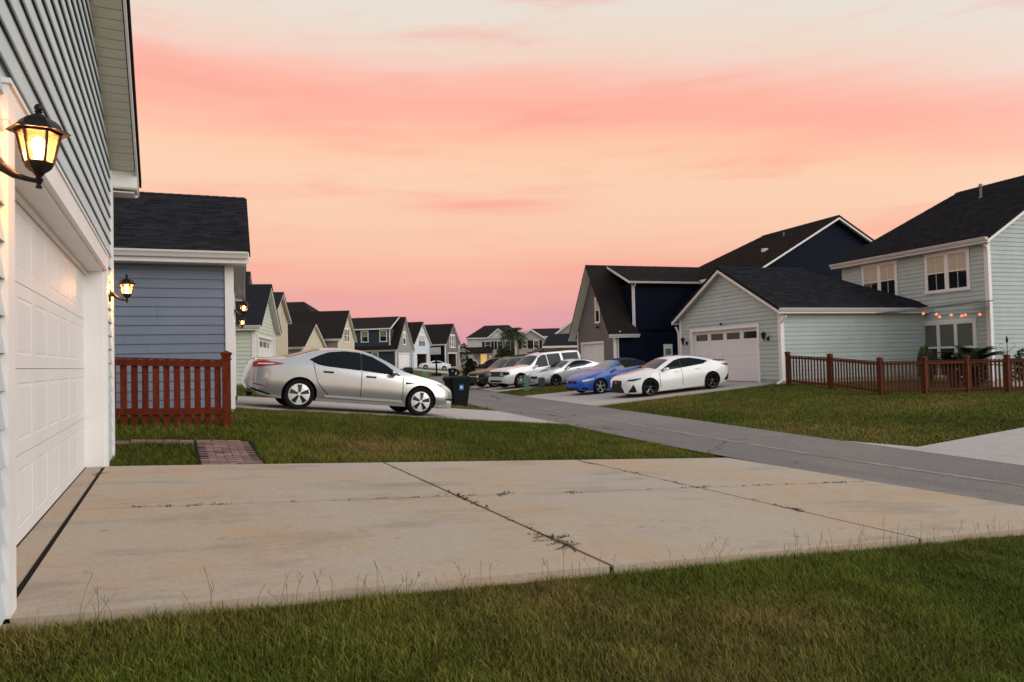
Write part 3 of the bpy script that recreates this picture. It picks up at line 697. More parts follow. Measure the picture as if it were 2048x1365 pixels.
# ---- hip roofed house behind the beige ones
def hip_roof(parent, x0, x1, y0, y1, z0, z1, inset, mat_, name='roof', ov=.35, ridge='y'):
    mb = MB(); x0 -= ov; x1 += ov; y0 -= ov; y1 += ov; xm, ym = (x0+x1)/2, (y0+y1)/2
    if ridge == 'x': r0, r1 = (x0+inset, ym, z1), (x1-inset, ym, z1); 
    else: r0, r1 = (xm, y0+inset, z1), (xm, y1-inset, z1)
    a, b, c, d = (x0,y0,z0),(x1,y0,z0),(x1,y1,z0),(x0,y1,z0)
    if ridge == 'x': fs = [[a,b,r1,r0],[b,c,r1],[c,d,r0,r1],[d,a,r0]]
    else: fs = [[a,b,r0],[b,c,r1,r0],[c,d,r1],[d,a,r0,r1]]
    for f in fs: mb.poly(f)
    mb.poly([d,c,b,a]); r = mb.build(name, mat_, parent)
    mb = MB(); mb.box((x0-.02,y0-.02,z0-.2),(x1+.02,y0,z0+.02)); mb.box((x0-.02,y1,z0-.2),(x1+.02,y1+.02,z0+.02)); mb.box((x0-.02,y0,z0-.2),(x0,y1,z0+.02)); mb.box((x1,y0,z0-.2),(x1+.02,y1,z0+.02)); mb.build('fascia', TRIM, parent)
    return r
hb = thing('house', 'brown hip roof house standing behind the two beige gables', 'house', (12.4, 86, .2), R_(62))
mb = MB(); mb.box((-5,-5,-.3),(5,5,5.4)); mb.build('wall', SID_TAUPE, hb); hip_roof(hb, -5, 5, -5, 5, 5.3, 8.3, 3.6, ROOFB)
# ---- big pale aqua house, right edge
ah = house('house', 'large pale aqua two-storey house at the right edge with charcoal roof', (28.49, 16.93, -.25), 97.5, 'L', 10.0, 7.5, 5.72, 8.75, SID_AQUA, SID_AQUA,
           boards='many', expo=.172, over=.3, eo=.35, hip=2.2, seed=41, fnd=.2)
for a, b in ((.86, 2.66), (4.35, 6.1)):
    window(ah, (0, 7.5), (0, -1), 7.5-b, 7.5-a, 3.85, 5.25, units=2, upper=BLIND, lower=GLASS, munt=2, fw=.13)
def patio():
    du = (0, -1); mb = MB(); P0 = 7.5; xs = [.66, 1.45, 2.25, 3.05]
    f = MB(); f.box((-.06, .55, 2.40), (-.02, 3.2, 2.60)); f.box((-.06, .55, .2), (-.02, 3.2, .32))
    for x in (.56, 1.39, 2.19, 3.02): f.box((-.06, x, .32), (-.02, x+.14, 2.40))
    for x in (.70, 1.53, 2.33): f.box((-.05, x, 1.42), (-.02, x+.69, 1.50))
    fr = f.build('patio_window', TRIM, ah)
    for x in (.70, 1.53, 2.33):
        for c, d, m_ in ((1.50, 2.40, GREYP), (.32, 1.42, GLASS)):
            mb = MB(); mb.box((-.034, x, c), (-.026, x+.69, d)); mb.build('pane', m_, fr)
GREYP = mat('grey_green_pane', (.12,.13,.11), .15)
patio()
downspout(ah, [(-.36,-.02,5.55),(-.08,-.04,5.25),(-.06,-.04,5.1),(-.06,-.04,.1)])
mb = MB(); mb.lathe([(.15,-.25),(.08,.10),(.05,.12),(.05,.50),(.085,.54),(.085,.64),(.045,.69),(0,.70)], 14, (3.7, 3.1, 8.02)); mb.build('flue_pipe', METALG, ah, smooth=40)

# ---- navy house across the road: gable front, flush wall dormer down its near side
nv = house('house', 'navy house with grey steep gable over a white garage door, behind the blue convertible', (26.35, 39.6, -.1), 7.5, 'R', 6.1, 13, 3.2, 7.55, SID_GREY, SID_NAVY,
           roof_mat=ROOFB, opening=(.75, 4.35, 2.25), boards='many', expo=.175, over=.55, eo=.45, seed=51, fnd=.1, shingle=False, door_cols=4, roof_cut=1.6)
def navy_wing():
    W, y0, top = 6.1, 1.35, 6.15
    mb = MB(); mb.box((W-1.6, y0, 3.0), (W+.001, 13, top)); d = mb.build('upper_side_wall', SID_NAVY, nv)
    boards_on(d, (W, y0), (0, 1), (2.9, top), lambda z: (0, 13-y0), SID_NAVY, .175, seed=55)
    mb = MB(); roof_slab(mb, (W+.4, y0-.35, top+.12), (W+.4, 13.2, top+.12), (W/2, 13.2, 7.72), (W/2, y0-.35, 7.72), .12); r = mb.build('wing_roof', ROOFB, nv)
    shingles(r, (W+.4, y0-.35, top+.12), (W+.4, 13.2, top+.12), (W/2, 13.2, 7.72), (W/2, y0-.35, 7.72), SHINGB, base=(.018,.013,.011), seed=57)
    gutter_run(nv, (W+.4, y0-.35, top+.09), (W+.4, 13.2, top+.09))
    mb = MB(); mb.hexa([(W+.42,y0-.38,top-.06),(W/2,y0-.38,7.55),(W/2,y0-.33,7.55),(W+.42,y0-.33,top-.06),(W+.42,y0-.38,top+.10),(W/2,y0-.38,7.70),(W/2,y0-.33,7.70),(W+.42,y0-.33,top+.10)]); fix_normals(mb.build('wing_rake_board', TRIM, nv))
    mb = MB(); mb.box((W+.002, y0, 3.1), (W+.036, y0+.12, top)); mb.build('wing_corner_board', TRIM, nv)
    downspout(nv, [(W+.42, y0+.1, top-.02),(W+.10, y0+.12, top-.3),(W+.08, y0+.12, top-.4),(W+.08, y0+.12, 3.2)])
    downspout(nv, [(W+.42, .2, 2.95),(W+.10, .2, 2.7),(W+.08, .2, 2.6),(W+.08, .2, .1)])
    window(nv, (0, 0), (1, 0), 3.35, 3.9, 3.75, 5.3, upper=BLIND, fw=.12)
    mb = MB(); mb.lathe([(0,.06),(.05,.04),(.06,-.03),(0,-.07)], 10, (3.55,-.12,3.35)); mb.lathe([(0,.06),(.05,.04),(.06,-.03),(0,-.07)], 10, (3.75,-.12,3.35)); mb.box((3.5,-.1,3.4),(3.8,0,3.45)); mb.build('flood_light', IRON, nv, smooth=40)
    mb = MB(); mb.box((W+.02, 3.6, 1.25), (W+.09, 4.25, 2.05)); e = mb.build('meter_cabinet', TRIM, nv)
    mb = MB(); mb.box((W+.09, 3.72, 1.35), (W+.10, 4.13, 1.75)); mb.build('cabinet_door', METALG, e)
navy_wing()
nm = house('house', 'main navy house block with brown roof and gable above the aqua garage', (32.3, 32.55, 0), 97.5, 'L', 11.5, 12, 6.4, 9.6, SID_NAVY, SID_NAVY, roof_mat=ROOFB,
           boards='many', expo=.175, over=.35, eo=.4, hip=5, seed=61, shingle=True, sh_base=(.018,.013,.011), gutters=False)
mb = MB()
for px, py, h in ((3.2, 3.0, .35), (4.6, 5.2, .5)):
    pass
mb.lathe([(.05,0),(.05,.5),(0,.5)], 10, (4.4, 3.2, 8.75)); mb.build('vent_pipe', METALG, nm)
mb = MB(); mb.box((2.2, 2.4, 7.7), (2.5, 2.7, 8.0)); mb.build('roof_vent', TRIM, nm)

# ---- far houses facing us at the end of the street
def shutters_window(par, x, z, w=1.0, h=1.5, y=0.):
    fr = window(par, (0, y), (1, 0), x, x+w, z, z+h, upper=GLASSL, lower=GLASS, fw=.1, out=.03)
    for a in (x-.62, x+w+.12):
        mb = MB(); mb.box((a, y-.06, z-.05), (a+.5, y-.02, z+h+.05)); mb.build('shutter', IRON, par)
YAW = R_(-25.4)
wh = thing('house', 'white two-storey house with black shutters at the street end, front door glowing warm', 'house', (52.3, 130.2, .3), YAW-R_(6))
mb = MB(); mb.box((0,0,-.5),(10.6,9,5.4)); mb.build('wall', SID_WHITE, wh)
hip_roof(wh, 0, 10.6, 0, 9, 5.4, 8.0, 3.2, ROOFB, ridge='x')
mb = MB(); mb.add([(4.3,-.35,5.5),(8.1,-.35,5.5),(6.2,-.35,7.0),(4.3,3,5.5),(8.1,3,5.5),(6.2,3,7.0)], [(0,1,2),(1,4,5,2),(0,2,5,3)]); mb.build('front_gable', SID_WHITE, wh)
mb = MB(); roof_slab(mb, (3.9,4,5.35),(3.9,-.6,5.35),(6.2,-.6,7.15),(6.2,4,7.15), .15); roof_slab(mb, (8.5,-.6,5.35),(8.5,4,5.35),(6.2,4,7.15),(6.2,-.6,7.15), .15); mb.build('gable_roof', ROOFB, wh)
mb = MB()
for xa in (3.9, 8.5): mb.hexa([(xa,-.66,5.1),(6.2,-.66,6.9),(6.2,-.6,6.9),(xa,-.6,5.1),(xa,-.66,5.32),(6.2,-.66,7.12),(6.2,-.6,7.12),(xa,-.6,5.32)])
fix_normals(mb.build('gable_trim', TRIM, wh))
for x in (3.6, 6.0, 7.5): shutters_window(wh, x, 3.1)
for x in (6.0, 7.5): shutters_window(wh, x, .4)
mb = MB(); mb.box((2.6,-.06,-.2),(3.8,-.02,2.2)); mb.build('front_door', mat('emissive_warm_door', (.5,.3,.12), .5, emit=(1,.55,.2), estr=.55), wh)  # door itself emits a warm glow in place of porch light on it
mb = MB(); mb.box((4.3,-.06,.1),(4.7,-.02,1.8)); mb.build('lit_side_lite', mat('lit_glass', (.5,.35,.15), .3, emit=(1,.6,.25), estr=.5), wh)
mb = MB(); roof_slab(mb, (-3.5,-2.2,2.5),(5.2,-2.2,2.5),(5.2,0,3.6),(-3.5,0,3.6), .15); mb.build('porch_roof', ROOFB, wh)
mb = MB(); mb.box((-3.3,-1.8,-.4),(1.4,4,2.4)); mb.add([(-3.3,-1.8,2.4),(1.4,-1.8,2.4),(-1,-1.8,3.7)], [(0,1,2)]); mb.build('side_wing', SID_WHITE, wh)
tn = thing('house', 'tan grey two-storey house with white-trimmed gable and black shutters, behind the palm', 'house', (54.8, 113, .2), YAW-R_(4))
mb = MB(); mb.box((0,0,-.5),(9.6,9,5.0)); mb.build('wall', SID_TAN, tn)
hip_roof(tn, 0, 9.6, 0, 9, 5.0, 6.6, 2.6, ROOFB, ridge='x')
mb = MB(); mb.box((.4,-.8,-.5),(4.6,0,4.9)); mb.add([(.4,-.8,4.9),(4.6,-.8,4.9),(2.5,-.8,6.3),(.4,3,4.9),(4.6,3,4.9),(2.5,3,6.3)], [(0,1,2),(1,4,5,2),(0,2,5,3)]); mb.build('front_gable', SID_TAN, tn)
mb = MB()
for xa in (0, 5.0): mb.hexa([(xa,-1.1,4.45),(2.5,-1.1,6.1),(2.5,-1.0,6.1),(xa,-1.0,4.45),(xa,-1.1,4.75),(2.5,-1.1,6.4),(2.5,-1.0,6.4),(xa,-1.0,4.75)])
fix_normals(mb.build('gable_trim', TRIM, tn))
mb = MB(); roof_slab(mb, (0,3,4.72),(0,-1.05,4.72),(2.5,-1.05,6.42),(2.5,3,6.42), .1); roof_slab(mb, (5,-1.05,4.72),(5,3,4.72),(2.5,3,6.42),(2.5,-1.05,6.42), .1); mb.build('gable_roof', ROOFB, tn)
for x in (.95, 3.0): shutters_window(tn, x, 3.0, .8, 1.3, -.8)
gy = thing('house', 'grey gabled house with low charcoal garage roof beside the navy house', 'house', (37.75, 70.7, .1), YAW-R_(3))
mb = MB(); mb.box((0,0,-.5),(6.5,7,2.4)); mb.build('wall', SID_TAN, gy)
mb = MB(); roof_slab(mb, (-.3,-.4,2.5),(6.8,-.4,2.5),(6.8,3.5,4.0),(.5,3.5,4.0), .12); mb.build('garage_roof', ROOFC, gy)
mb = MB(); mb.box((-.3,-.46,2.3),(6.8,-.41,2.52)); mb.build('fascia', TRIM, gy)
mb = MB(); mb.box((1.2,5,-.5),(7.2,12,4.0)); mb.add([(1.2,5,4),(7.2,5,4),(4.2,5,6.2),(1.2,12,4),(7.2,12,4),(4.2,12,6.2)], [(0,1,2),(1,4,5,2),(0,2,5,3)]); mb.build('upper_wall', SID_TAN, gy)
mb = MB(); roof_slab(mb, (.9,12,3.9),(.9,4.7,3.9),(4.2,4.7,6.32),(4.2,12,6.32), .12); roof_slab(mb, (7.5,4.7,3.9),(7.5,12,3.9),(4.2,12,6.32),(4.2,4.7,6.32), .12); mb.build('roof', ROOFB, gy)
mb = MB()
for xa in (.9, 7.5): mb.hexa([(xa,4.62,3.65),(4.2,4.62,6.1),(4.2,4.68,6.1),(xa,4.68,3.65),(xa,4.62,3.88),(4.2,4.62,6.32),(4.2,4.68,6.32),(xa,4.68,3.88)])
fix_normals(mb.build('gable_trim', TRIM, gy))

# ------------------------------------------------------------------ fences
def fence(name, label, posts, mat_, top=1.15, bot=.16, post_h=1.28, gap=.147, pw=.085, rails=(.30, 1.075), rail_h=.10, face=(0,-1), rail_front=True, end_post=True, start_post=True, pb=.05):
    root = thing(name, label, 'fence', (posts[0][0], posts[0][1], 0)); ox, oy = posts[0]
    for i, (x, y) in enumerate(posts):
        if (i == 0 and not start_post) or (i == len(posts)-1 and not end_post): continue
        z = gz(x, y); mb = MB(); mb.box((x-ox-.062, y-oy-.062, z-.1), (x-ox+.062, y-oy+.062, z+post_h-.09)); p = mb.build('post', mat_, root)
        mb = MB(); c = (x-ox, y-oy)
        for (r, a, b) in ((.078, -.14, -.11), (.07, -.09, -.05), (.085, -.05, -.02)): mb.box((c[0]-r, c[1]-r, z+post_h+a), (c[0]+r, c[1]+r, z+post_h+b))
        mb.add([(c[0]-.08,c[1]-.08,z+post_h-.02),(c[0]+.08,c[1]-.08,z+post_h-.02),(c[0]+.08,c[1]+.08,z+post_h-.02),(c[0]-.08,c[1]+.08,z+post_h-.02),(c[0],c[1],z+post_h+.02)], [(0,1,4),(1,2,4),(2,3,4),(3,0,4)])
        mb.build('post_cap', mat_, p)
    rr = random.Random(len(posts))
    for (a, b) in zip(posts[:-1], posts[1:]):
        A, B = np.array(a, float), np.array(b, float); L = np.linalg.norm(B-A); d = (B-A)/L; nrm = np.array([d[1], -d[0]])
        if nrm @ np.array(face) < 0: nrm = -nrm
        za, zb = gz(*a), gz(*b)
        for h in rails:
            q0, q1 = A+d*.06+nrm*.034-posts[0], B-d*.06+nrm*.034-posts[0]
            mb = MB(); mb.beam((q0[0], q0[1], za+h), (q1[0], q1[1], zb+h), .036, rail_h); mb.build('rail', mat_, root)
        q0, q1 = A+d*.06-posts[0], B-d*.06-posts[0]
        mb = MB(); mb.beam((q0[0], q0[1], za+top+.012), (q1[0], q1[1], zb+top+.012), .11, .022); mb.build('cap_rail', mat_, root)
        n = int((L-.12)/gap); s = (L-.12)/n
        for k in range(n):
            t = .06 + s*(k+.5); c = A+d*t-posts[0]; zz = za+(zb-za)*t/L
            mb = MB(); hw = pw/2+rr.uniform(-.002,.002); e = rr.uniform(-.006,.006); W4 = ((hw,-.010),(-hw,-.010),(-hw,.012),(hw,.012))
            mb.hexa([(c[0]-d[0]*w+nrm[0]*o, c[1]-d[1]*w+nrm[1]*o, zz+h) for h in (pb+e, top-.001) for (w, o) in W4]); mb.build('picket', mat_, root)
    return root
fence('picket_fence', 'red stained picket fence in front of the slate blue garage wall', [(-3.2, 12.5), (-1.4, 12.5), (.80, 12.5)], FENCE_R, start_post=False, top=1.07, pb=.05, pw=.092, post_h=1.22, rails=(.26, 1.015))
fence('picket_fence', 'short red fence end just past the slate blue garage corner', [(-.6, 26), (1.85, 25.6)], FENCE_R, start_post=False)
fence('picket_fence', 'brown picket fence running right from the aqua garage corner', [(21.45, 20.35), (21.7, 18.6), (21.55, 16.45), (22.9, 15.8), (24.2, 15.2), (25.4, 14.6), (26.6, 14.05), (28, 13.4)], FENCE_B, top=1.10, post_h=1.26, gap=.125, pw=.055, rails=(.14, 1.04), rail_h=.085, face=(-.5, -.8))

# ------------------------------------------------------------------ lanterns
def glow_pane():
    m = bpy.data.materials.new('seeded_lantern_glass'); m.use_nodes = True; nt = m.node_tree; nt.nodes.clear(); N = nt.nodes.new; L = nt.links.new
    o = N('ShaderNodeOutputMaterial'); t = N('ShaderNodeBsdfTransparent'); t.inputs[0].default_value = (1, .84, .62, 1); tr = N('ShaderNodeBsdfTranslucent'); tr.inputs[0].default_value = (1, .78, .52, 1)
    g = N('ShaderNodeBsdfGlossy'); g.inputs['Roughness'].default_value = .15
    mx = N('ShaderNodeMixShader'); mx.inputs[0].default_value = .07; L(t.outputs[0], mx.inputs[1]); L(tr.outputs[0], mx.inputs[2])
    m2 = N('ShaderNodeMixShader'); m2.inputs[0].default_value = .05; L(mx.outputs[0], m2.inputs[1]); L(g.outputs[0], m2.inputs[2]); L(m2.outputs[0], o.inputs[0]); return m
GLOW = glow_pane()
BULB = mat('lit_bulb', (1,.8,.5), .4, emit=(1,.60,.30), estr=9)
def lantern(label, loc, rz, lit=True, energy=2.2, scale=1., group=None):
    """wall at local x=0, lamp axis at x=.2; z=0 at glass bottom"""
    r = thing('wall_lantern', label, 'lantern', loc, rz, group); r.scale = (scale,)*3; X = .2; ph = 0
    mb = MB(); mb.lathe([(.0,.012),(.05,.012),(.055,.006),(.055,-.004)], 16, (0,0,0)); 
    mb = MB(); V = [(0, .055*math.cos(a), -.02+.085*math.sin(a)) for a in np.linspace(0, 2*math.pi, 20, False)]; n = 20
    mb.add(V + [(.018, y*.9, -.02+(z+.02)*.93) for _, y, z in V], [tuple(range(20))[::-1], tuple(range(20, 40))] + [(k, (k+1) % n, n+(k+1) % n, n+k) for k in range(n)]); mb.build('back_plate', IRON, r, smooth=35)
    mb = MB(); pts = [(.01,0,.01),(.04,0,.0),(.07,0,-.03),(.11,0,-.058),(.15,0,-.070),(.19,0,-.078),(X,0,-.080)]; mb.tube(pts, [.030,.026,.021,.016,.012,.010,.009], 8); mb.build('arm', IRON, r, smooth=50)
    mb = MB(); mb.lathe([(0,-.112),(.012,-.110),(.014,-.102),(.008,-.094),(.014,-.080),(.018,-.070),(.011,-.060),(.020,-.048),(.030,-.034)], 12, (X,0,0)); mb.build('tail_finial', IRON, r, smooth=40)
    mb = MB(); mb.lathe([(.010,-.050),(.036,-.034),(.050,-.020),(.056,-.006),(.058,.004),(.0,.004)], 6, (X,0,0), phase=ph); mb.build('base_cup', IRON, r)
    rb, rt, h = .056, .084, .135
    ring = lambda rad, z: [(X+rad*math.cos(ph+k*math.pi/3), rad*math.sin(ph+k*math.pi/3), z) for k in range(6)]
    B, T = ring(rb, .004), ring(rt, h); B2, T2 = ring(rb-.006, .004), ring(rt-.006, h)
    fr = MB()
    for k in range(6): fr.beam(B[k], T[k], .010, .010, up=(B[k][0]-X, B[k][1], 0))
    for k in range(6): fr.beam(T[k], T[(k+1) % 6], .012, .014); 
    f = fr.build('cage', IRON, r)
    for k in range(6):
        k2 = (k+1) % 6; mb = MB(); mb.hexa([B2[k],B2[k2],B[k2],B[k],T2[k],T2[k2],T[k2],T[k]][:8]) if False else mb.poly([B2[k], B2[k2], T2[k2], T2[k]]); mb.build('glass_pane', GLOW if lit else GLASS, r)
    mb = MB(); mb.lathe([(.122,h+.002),(.124,h+.006),(.100,h+.020),(.090,h+.022),(.084,h+.038),(.068,h+.056),(.045,h+.068),(.020,h+.074),(.0,h+.075)], 6, (X,0,0), phase=ph)
    mb.lathe([(.122,h+.002),(.088,h+.012),(.0,h+.012)], 6, (X,0,0), phase=ph); mb.build('roof_cap', IRON, r)
    mb = MB(); mb.lathe([(.030,h+.070),(.026,h+.080),(.014,h+.084),(.012,h+.090),(.018,h+.094),(.012,h+.098),(.017,h+.106),(.018,h+.114),(.012,h+.126),(.0,h+.132)], 10, (X,0,0)); mb.build('finial', IRON, r, smooth=50)
    if lit:
        mb = MB(); mb.lathe([(0,.020),(.016,.022),(.018,.045),(.028,.065),(.031,.085),(.025,.105),(.010,.118),(0,.120)], 12, (X,0,0)); mb.build('bulb', BULB, r, smooth=60)
        l = bpy.data.lights.new('lantern_glow', 'POINT'); l.energy = energy; l.color = (1, .45, .15); l.shadow_soft_size = .042
        lo = bpy.data.objects.new('lantern_glow', l); COL.objects.link(lo); lo.parent = r; lo.location = (X, 0, .07)
    return r
lantern('nearest lit black carriage lantern beside our white garage door', (-.664, 3.42, 1.925), 0, energy=45, scale=.92)
lantern('lit black carriage lantern at the far corner of our garage', (-.664, 9.72, 1.985), 0, energy=60, scale=.92)
lantern('lit lantern on the slate blue garage, upper of the two', (1.16, 15.75, 2.23), R_(-4.5), energy=18)
lantern('lit lantern on the slate blue garage, lower and farther of the two', (1.63, 21.7, 2.28), R_(-4.5), energy=18)
a_ = R_(7.5)
def on_aqua(s, z, out=.02):   # point on the aqua garage front, s from its near corner
    return (21.6+math.sin(a_)*s-math.cos(a_)*out, 20.78+math.cos(a_)*s+math.sin(a_)*out, z)
lantern('unlit black lantern right of the aqua garage door', on_aqua(.75, 1.75), R_(180-7.5), lit=False, scale=1.15)
lantern('unlit black lantern left of the aqua garage door', on_aqua(6.8, 1.75), R_(180-7.5), lit=False, scale=1.15)
# string lights over the patio
def string_lights():
    cable = [(25.2,18.1,2.62),(25.84,17.8,2.56),(26.29,17.59,2.52),(26.40,17.54,2.42),(26.80,17.35,2.48),(27.16,17.18,2.44),(27.28,17.12,2.47),(27.78,16.88,2.48),(28.45,16.95,2.75)]
    r = thing('string_lights', 'string of orange bulbs glowing over the patio by the aqua house', 'string lights', cable[0])
    o = Vector(cable[0]); mb = MB(); mb.tube([Vector(c)-o for c in cable], .006, 6); mb.build('cable', IRON, r)
    ob = mat('orange_bulb', (1,.4,.1), .4, emit=(1,.13,.04), estr=1.7)
    for c in cable[1:-1]:
        p = Vector(c)-o; mb = MB(); mb.lathe([(0,-.10),(.035,-.09),(.05,-.06),(.042,-.03),(.018,-.005),(0,0)], 10, tuple(p)); mb.build('bulb', ob, r, smooth=60)
string_lights()
SAIL = mat('grey_shade_cloth', (.06,.06,.06), .9)
mb = MB(); V = [(24.9,18.0,2.58),(28.2,16.6,2.95),(28.3,17.3,2.98),(25.0,19.2,2.62)]; mb.add(V+[(x,y,z-.03) for x,y,z in V], [(0,1,2,3),(7,6,5,4),(0,4,5,1),(1,5,6,2),(2,6,7,3),(3,7,4,0)])
tag(mb.build('shade_sail', SAIL), 'dark grey shade cloth stretched above the orange patio bulbs', 'shade sail')
# ------------------------------------------------------------------ cars (local: x forward, y left, z up, origin on the ground mid-wheelbase)
def pchip(xs, ys):
    xs, ys = np.array(xs, float), np.array(ys, float)
    if xs[0] > xs[-1]: xs, ys = xs[::-1], ys[::-1]
    h = np.diff(xs); d = np.diff(ys)/h; m = np.zeros(len(xs)); m[0], m[-1] = d[0], d[-1]
    for i in range(1, len(xs)-1):
        if d[i-1]*d[i] > 0:
            w1, w2 = 2*h[i]+h[i-1], h[i]+2*h[i-1]; m[i] = (w1+w2)/(w1/d[i-1]+w2/d[i])
    def f(x):
        x = np.clip(x, xs[0], xs[-1]); i = np.clip(np.searchsorted(xs, x)-1, 0, len(h)-1); t = (x-xs[i])/h[i]
        return (2*t**3-3*t**2+1)*ys[i] + (t**3-2*t**2+t)*h[i]*m[i] + (-2*t**3+3*t**2)*ys[i+1] + (t**3-t**2)*h[i]*m[i+1]
    return f
class CarShape:
    LOW = ((0, .90), (.10, .955), (.30, .992), (.45, 1.0), (.62, .992), (.80, .975), (.92, .958), (1, .94))
    def __init__(s, top, plan, belt, low, tumble=.42, curve=.25, crown=.05, low_prof=None):
        s.top = pchip(*zip(*top)); s.plan = pchip(*zip(*plan)); s.belt = pchip(*zip(*belt)); s.low = pchip(*zip(*low))
        s.x0 = min(p[0] for p in top); s.x1 = max(p[0] for p in top); s.k = tumble; s.c = curve; s.cr = crown; s.L = low_prof or s.LOW
    def zb(s, x): return min(float(s.belt(x)), float(s.top(x))-s.cr-.01)
    def yside(s, x, z):
        W = float(s.plan(x)); zb = s.zb(x); zl = float(s.low(x))
        if z <= zb: t = max(0, (z-zl)/max(zb-zl, .05)); return W*float(np.interp(t, *zip(*s.L)))
        d = z-zb; return max(.02, W*s.L[-1][1] - s.k*d*(W/.92) - s.c*d*d)
    def ztop(s, x, y):
        zt = float(s.top(x)); yr = s.yside(x, zt-s.cr); return zt - s.cr*min(1, (abs(y)/max(yr, .05))**2.2)
    def section(s, x, nl=9, nu=6, nc=6):
        zl, zb, zt = float(s.low(x)), s.zb(x), float(s.top(x)); P = []
        P.append((0, zl)); 
        for t in np.linspace(0, 1, nl): z = zl+(zb-zl)*t; P.append((s.yside(x, z), z))
        for t in np.linspace(0, 1, nu+1)[1:]: z = zb+(zt-s.cr-zb)*t; P.append((s.yside(x, z), z))
        yr = s.yside(x, zt-s.cr)
        for t in np.linspace(1, 0, nc+1)[1:]: P.append((yr*t, s.ztop(x, yr*t)))
        return P
    def body(s, stations=70):
        u = np.linspace(0, 1, stations); u = .5-.5*np.cos(u*math.pi)*.35 - .0; u = (u-u[0])/(u[-1]-u[0]); xs = s.x0+(s.x1-s.x0)*(.65*np.linspace(0, 1, stations)+.35*(.5-.5*np.cos(np.linspace(0, 1, stations)*math.pi)))
        V = []; F = []; n = None
        for x in xs:
            P = s.section(x); ring = [(x, y, z) for y, z in P] + [(x, -y, z) for y, z in P[-2:0:-1]]; n = len(ring); V += ring
        for i in range(len(xs)-1):
            for k in range(n): F.append((i*n+k, i*n+(k+1) % n, (i+1)*n+(k+1) % n, (i+1)*n+k))
        F.append(tuple(range(n))[::-1]); F.append(tuple((len(xs)-1)*n+k for k in range(n)))
        return V, F
    def xend(s, y, z, front=True):
        """surface x for a point of the nose (or tail) seen end-on"""
        a, b = (.2*s.x1, s.x1) if front else (.2*s.x0, s.x0)
        ok = lambda x: s.yside(x, z) >= abs(y) and s.ztop(x, y) >= z and float(s.low(x)) <= z+.001
        if ok(b): return b
        for _ in range(26):
            m = (a+b)/2
            if ok(m): a = m
            else: b = m
        return a
def patch_grid(fn, lower, upper, nu=14, nv=5):
    """lower/upper: chains [(u,v)..] sharing u-range; fn(u,v)->point"""
    lu, uu = np.array(lower, float), np.array(upper, float); u0, u1 = max(lu[0,0], uu[0,0]), min(lu[-1,0], uu[-1,0])
    G = []
    for u in np.linspace(u0, u1, nu+1):
        a, b = np.interp(u, lu[:,0], lu[:,1]), np.interp(u, uu[:,0], uu[:,1])
        G.append([fn(u, a+(b-a)*t) for t in np.linspace(0, 1, nv+1)])
    return G
def grid_mesh(mb, G, flip=False):
    n, m = len(G), len(G[0]); V = [p for r in G for p in r]
    F = [(i*m+j, (i+1)*m+j, (i+1)*m+j+1, i*m+j+1) for i in range(n-1) for j in range(m-1)]
    if flip: F = [f[::-1] for f in F]
    mb.add(V, F)
BLACKP = mat('black_plastic', (.008,.008,.008), .5, spec=.25); TYRE = mat('tyre_rubber', (.008,.008,.008), .85, spec=.15, bump=.2, bscale=80)
CHROME = mat('bright_chrome', (.75,.75,.76), .12, metal=1.); ALLOY = mat('silver_alloy', (.55,.55,.56), .28, metal=.85); BLKALLOY = mat('gloss_black_alloy', (.015,.015,.016), .2, coat=.5)
TINT = mat('tinted_car_glass', (.004,.005,.007), .04, spec=.16); WSHIELD = mat('windscreen_glass', (.022,.027,.032), .03, spec=.13)
LAMPC = mat('clear_lamp', (.62,.62,.62), .1, spec=.8, coat=.6); LAMPR = mat('red_lamp', (.32,.008,.010), .12, coat=.7); LAMPA = mat('amber_lamp', (.45,.10,.02), .15, coat=.6)
GAP = mat('panel_gap', (.02,.02,.022), .8)
def carpaint(name, c, metal=.0, rough=.3, coat=.8): return mat(name, c, rough, metal=metal, coat=coat, var=.02, scale=1.5)

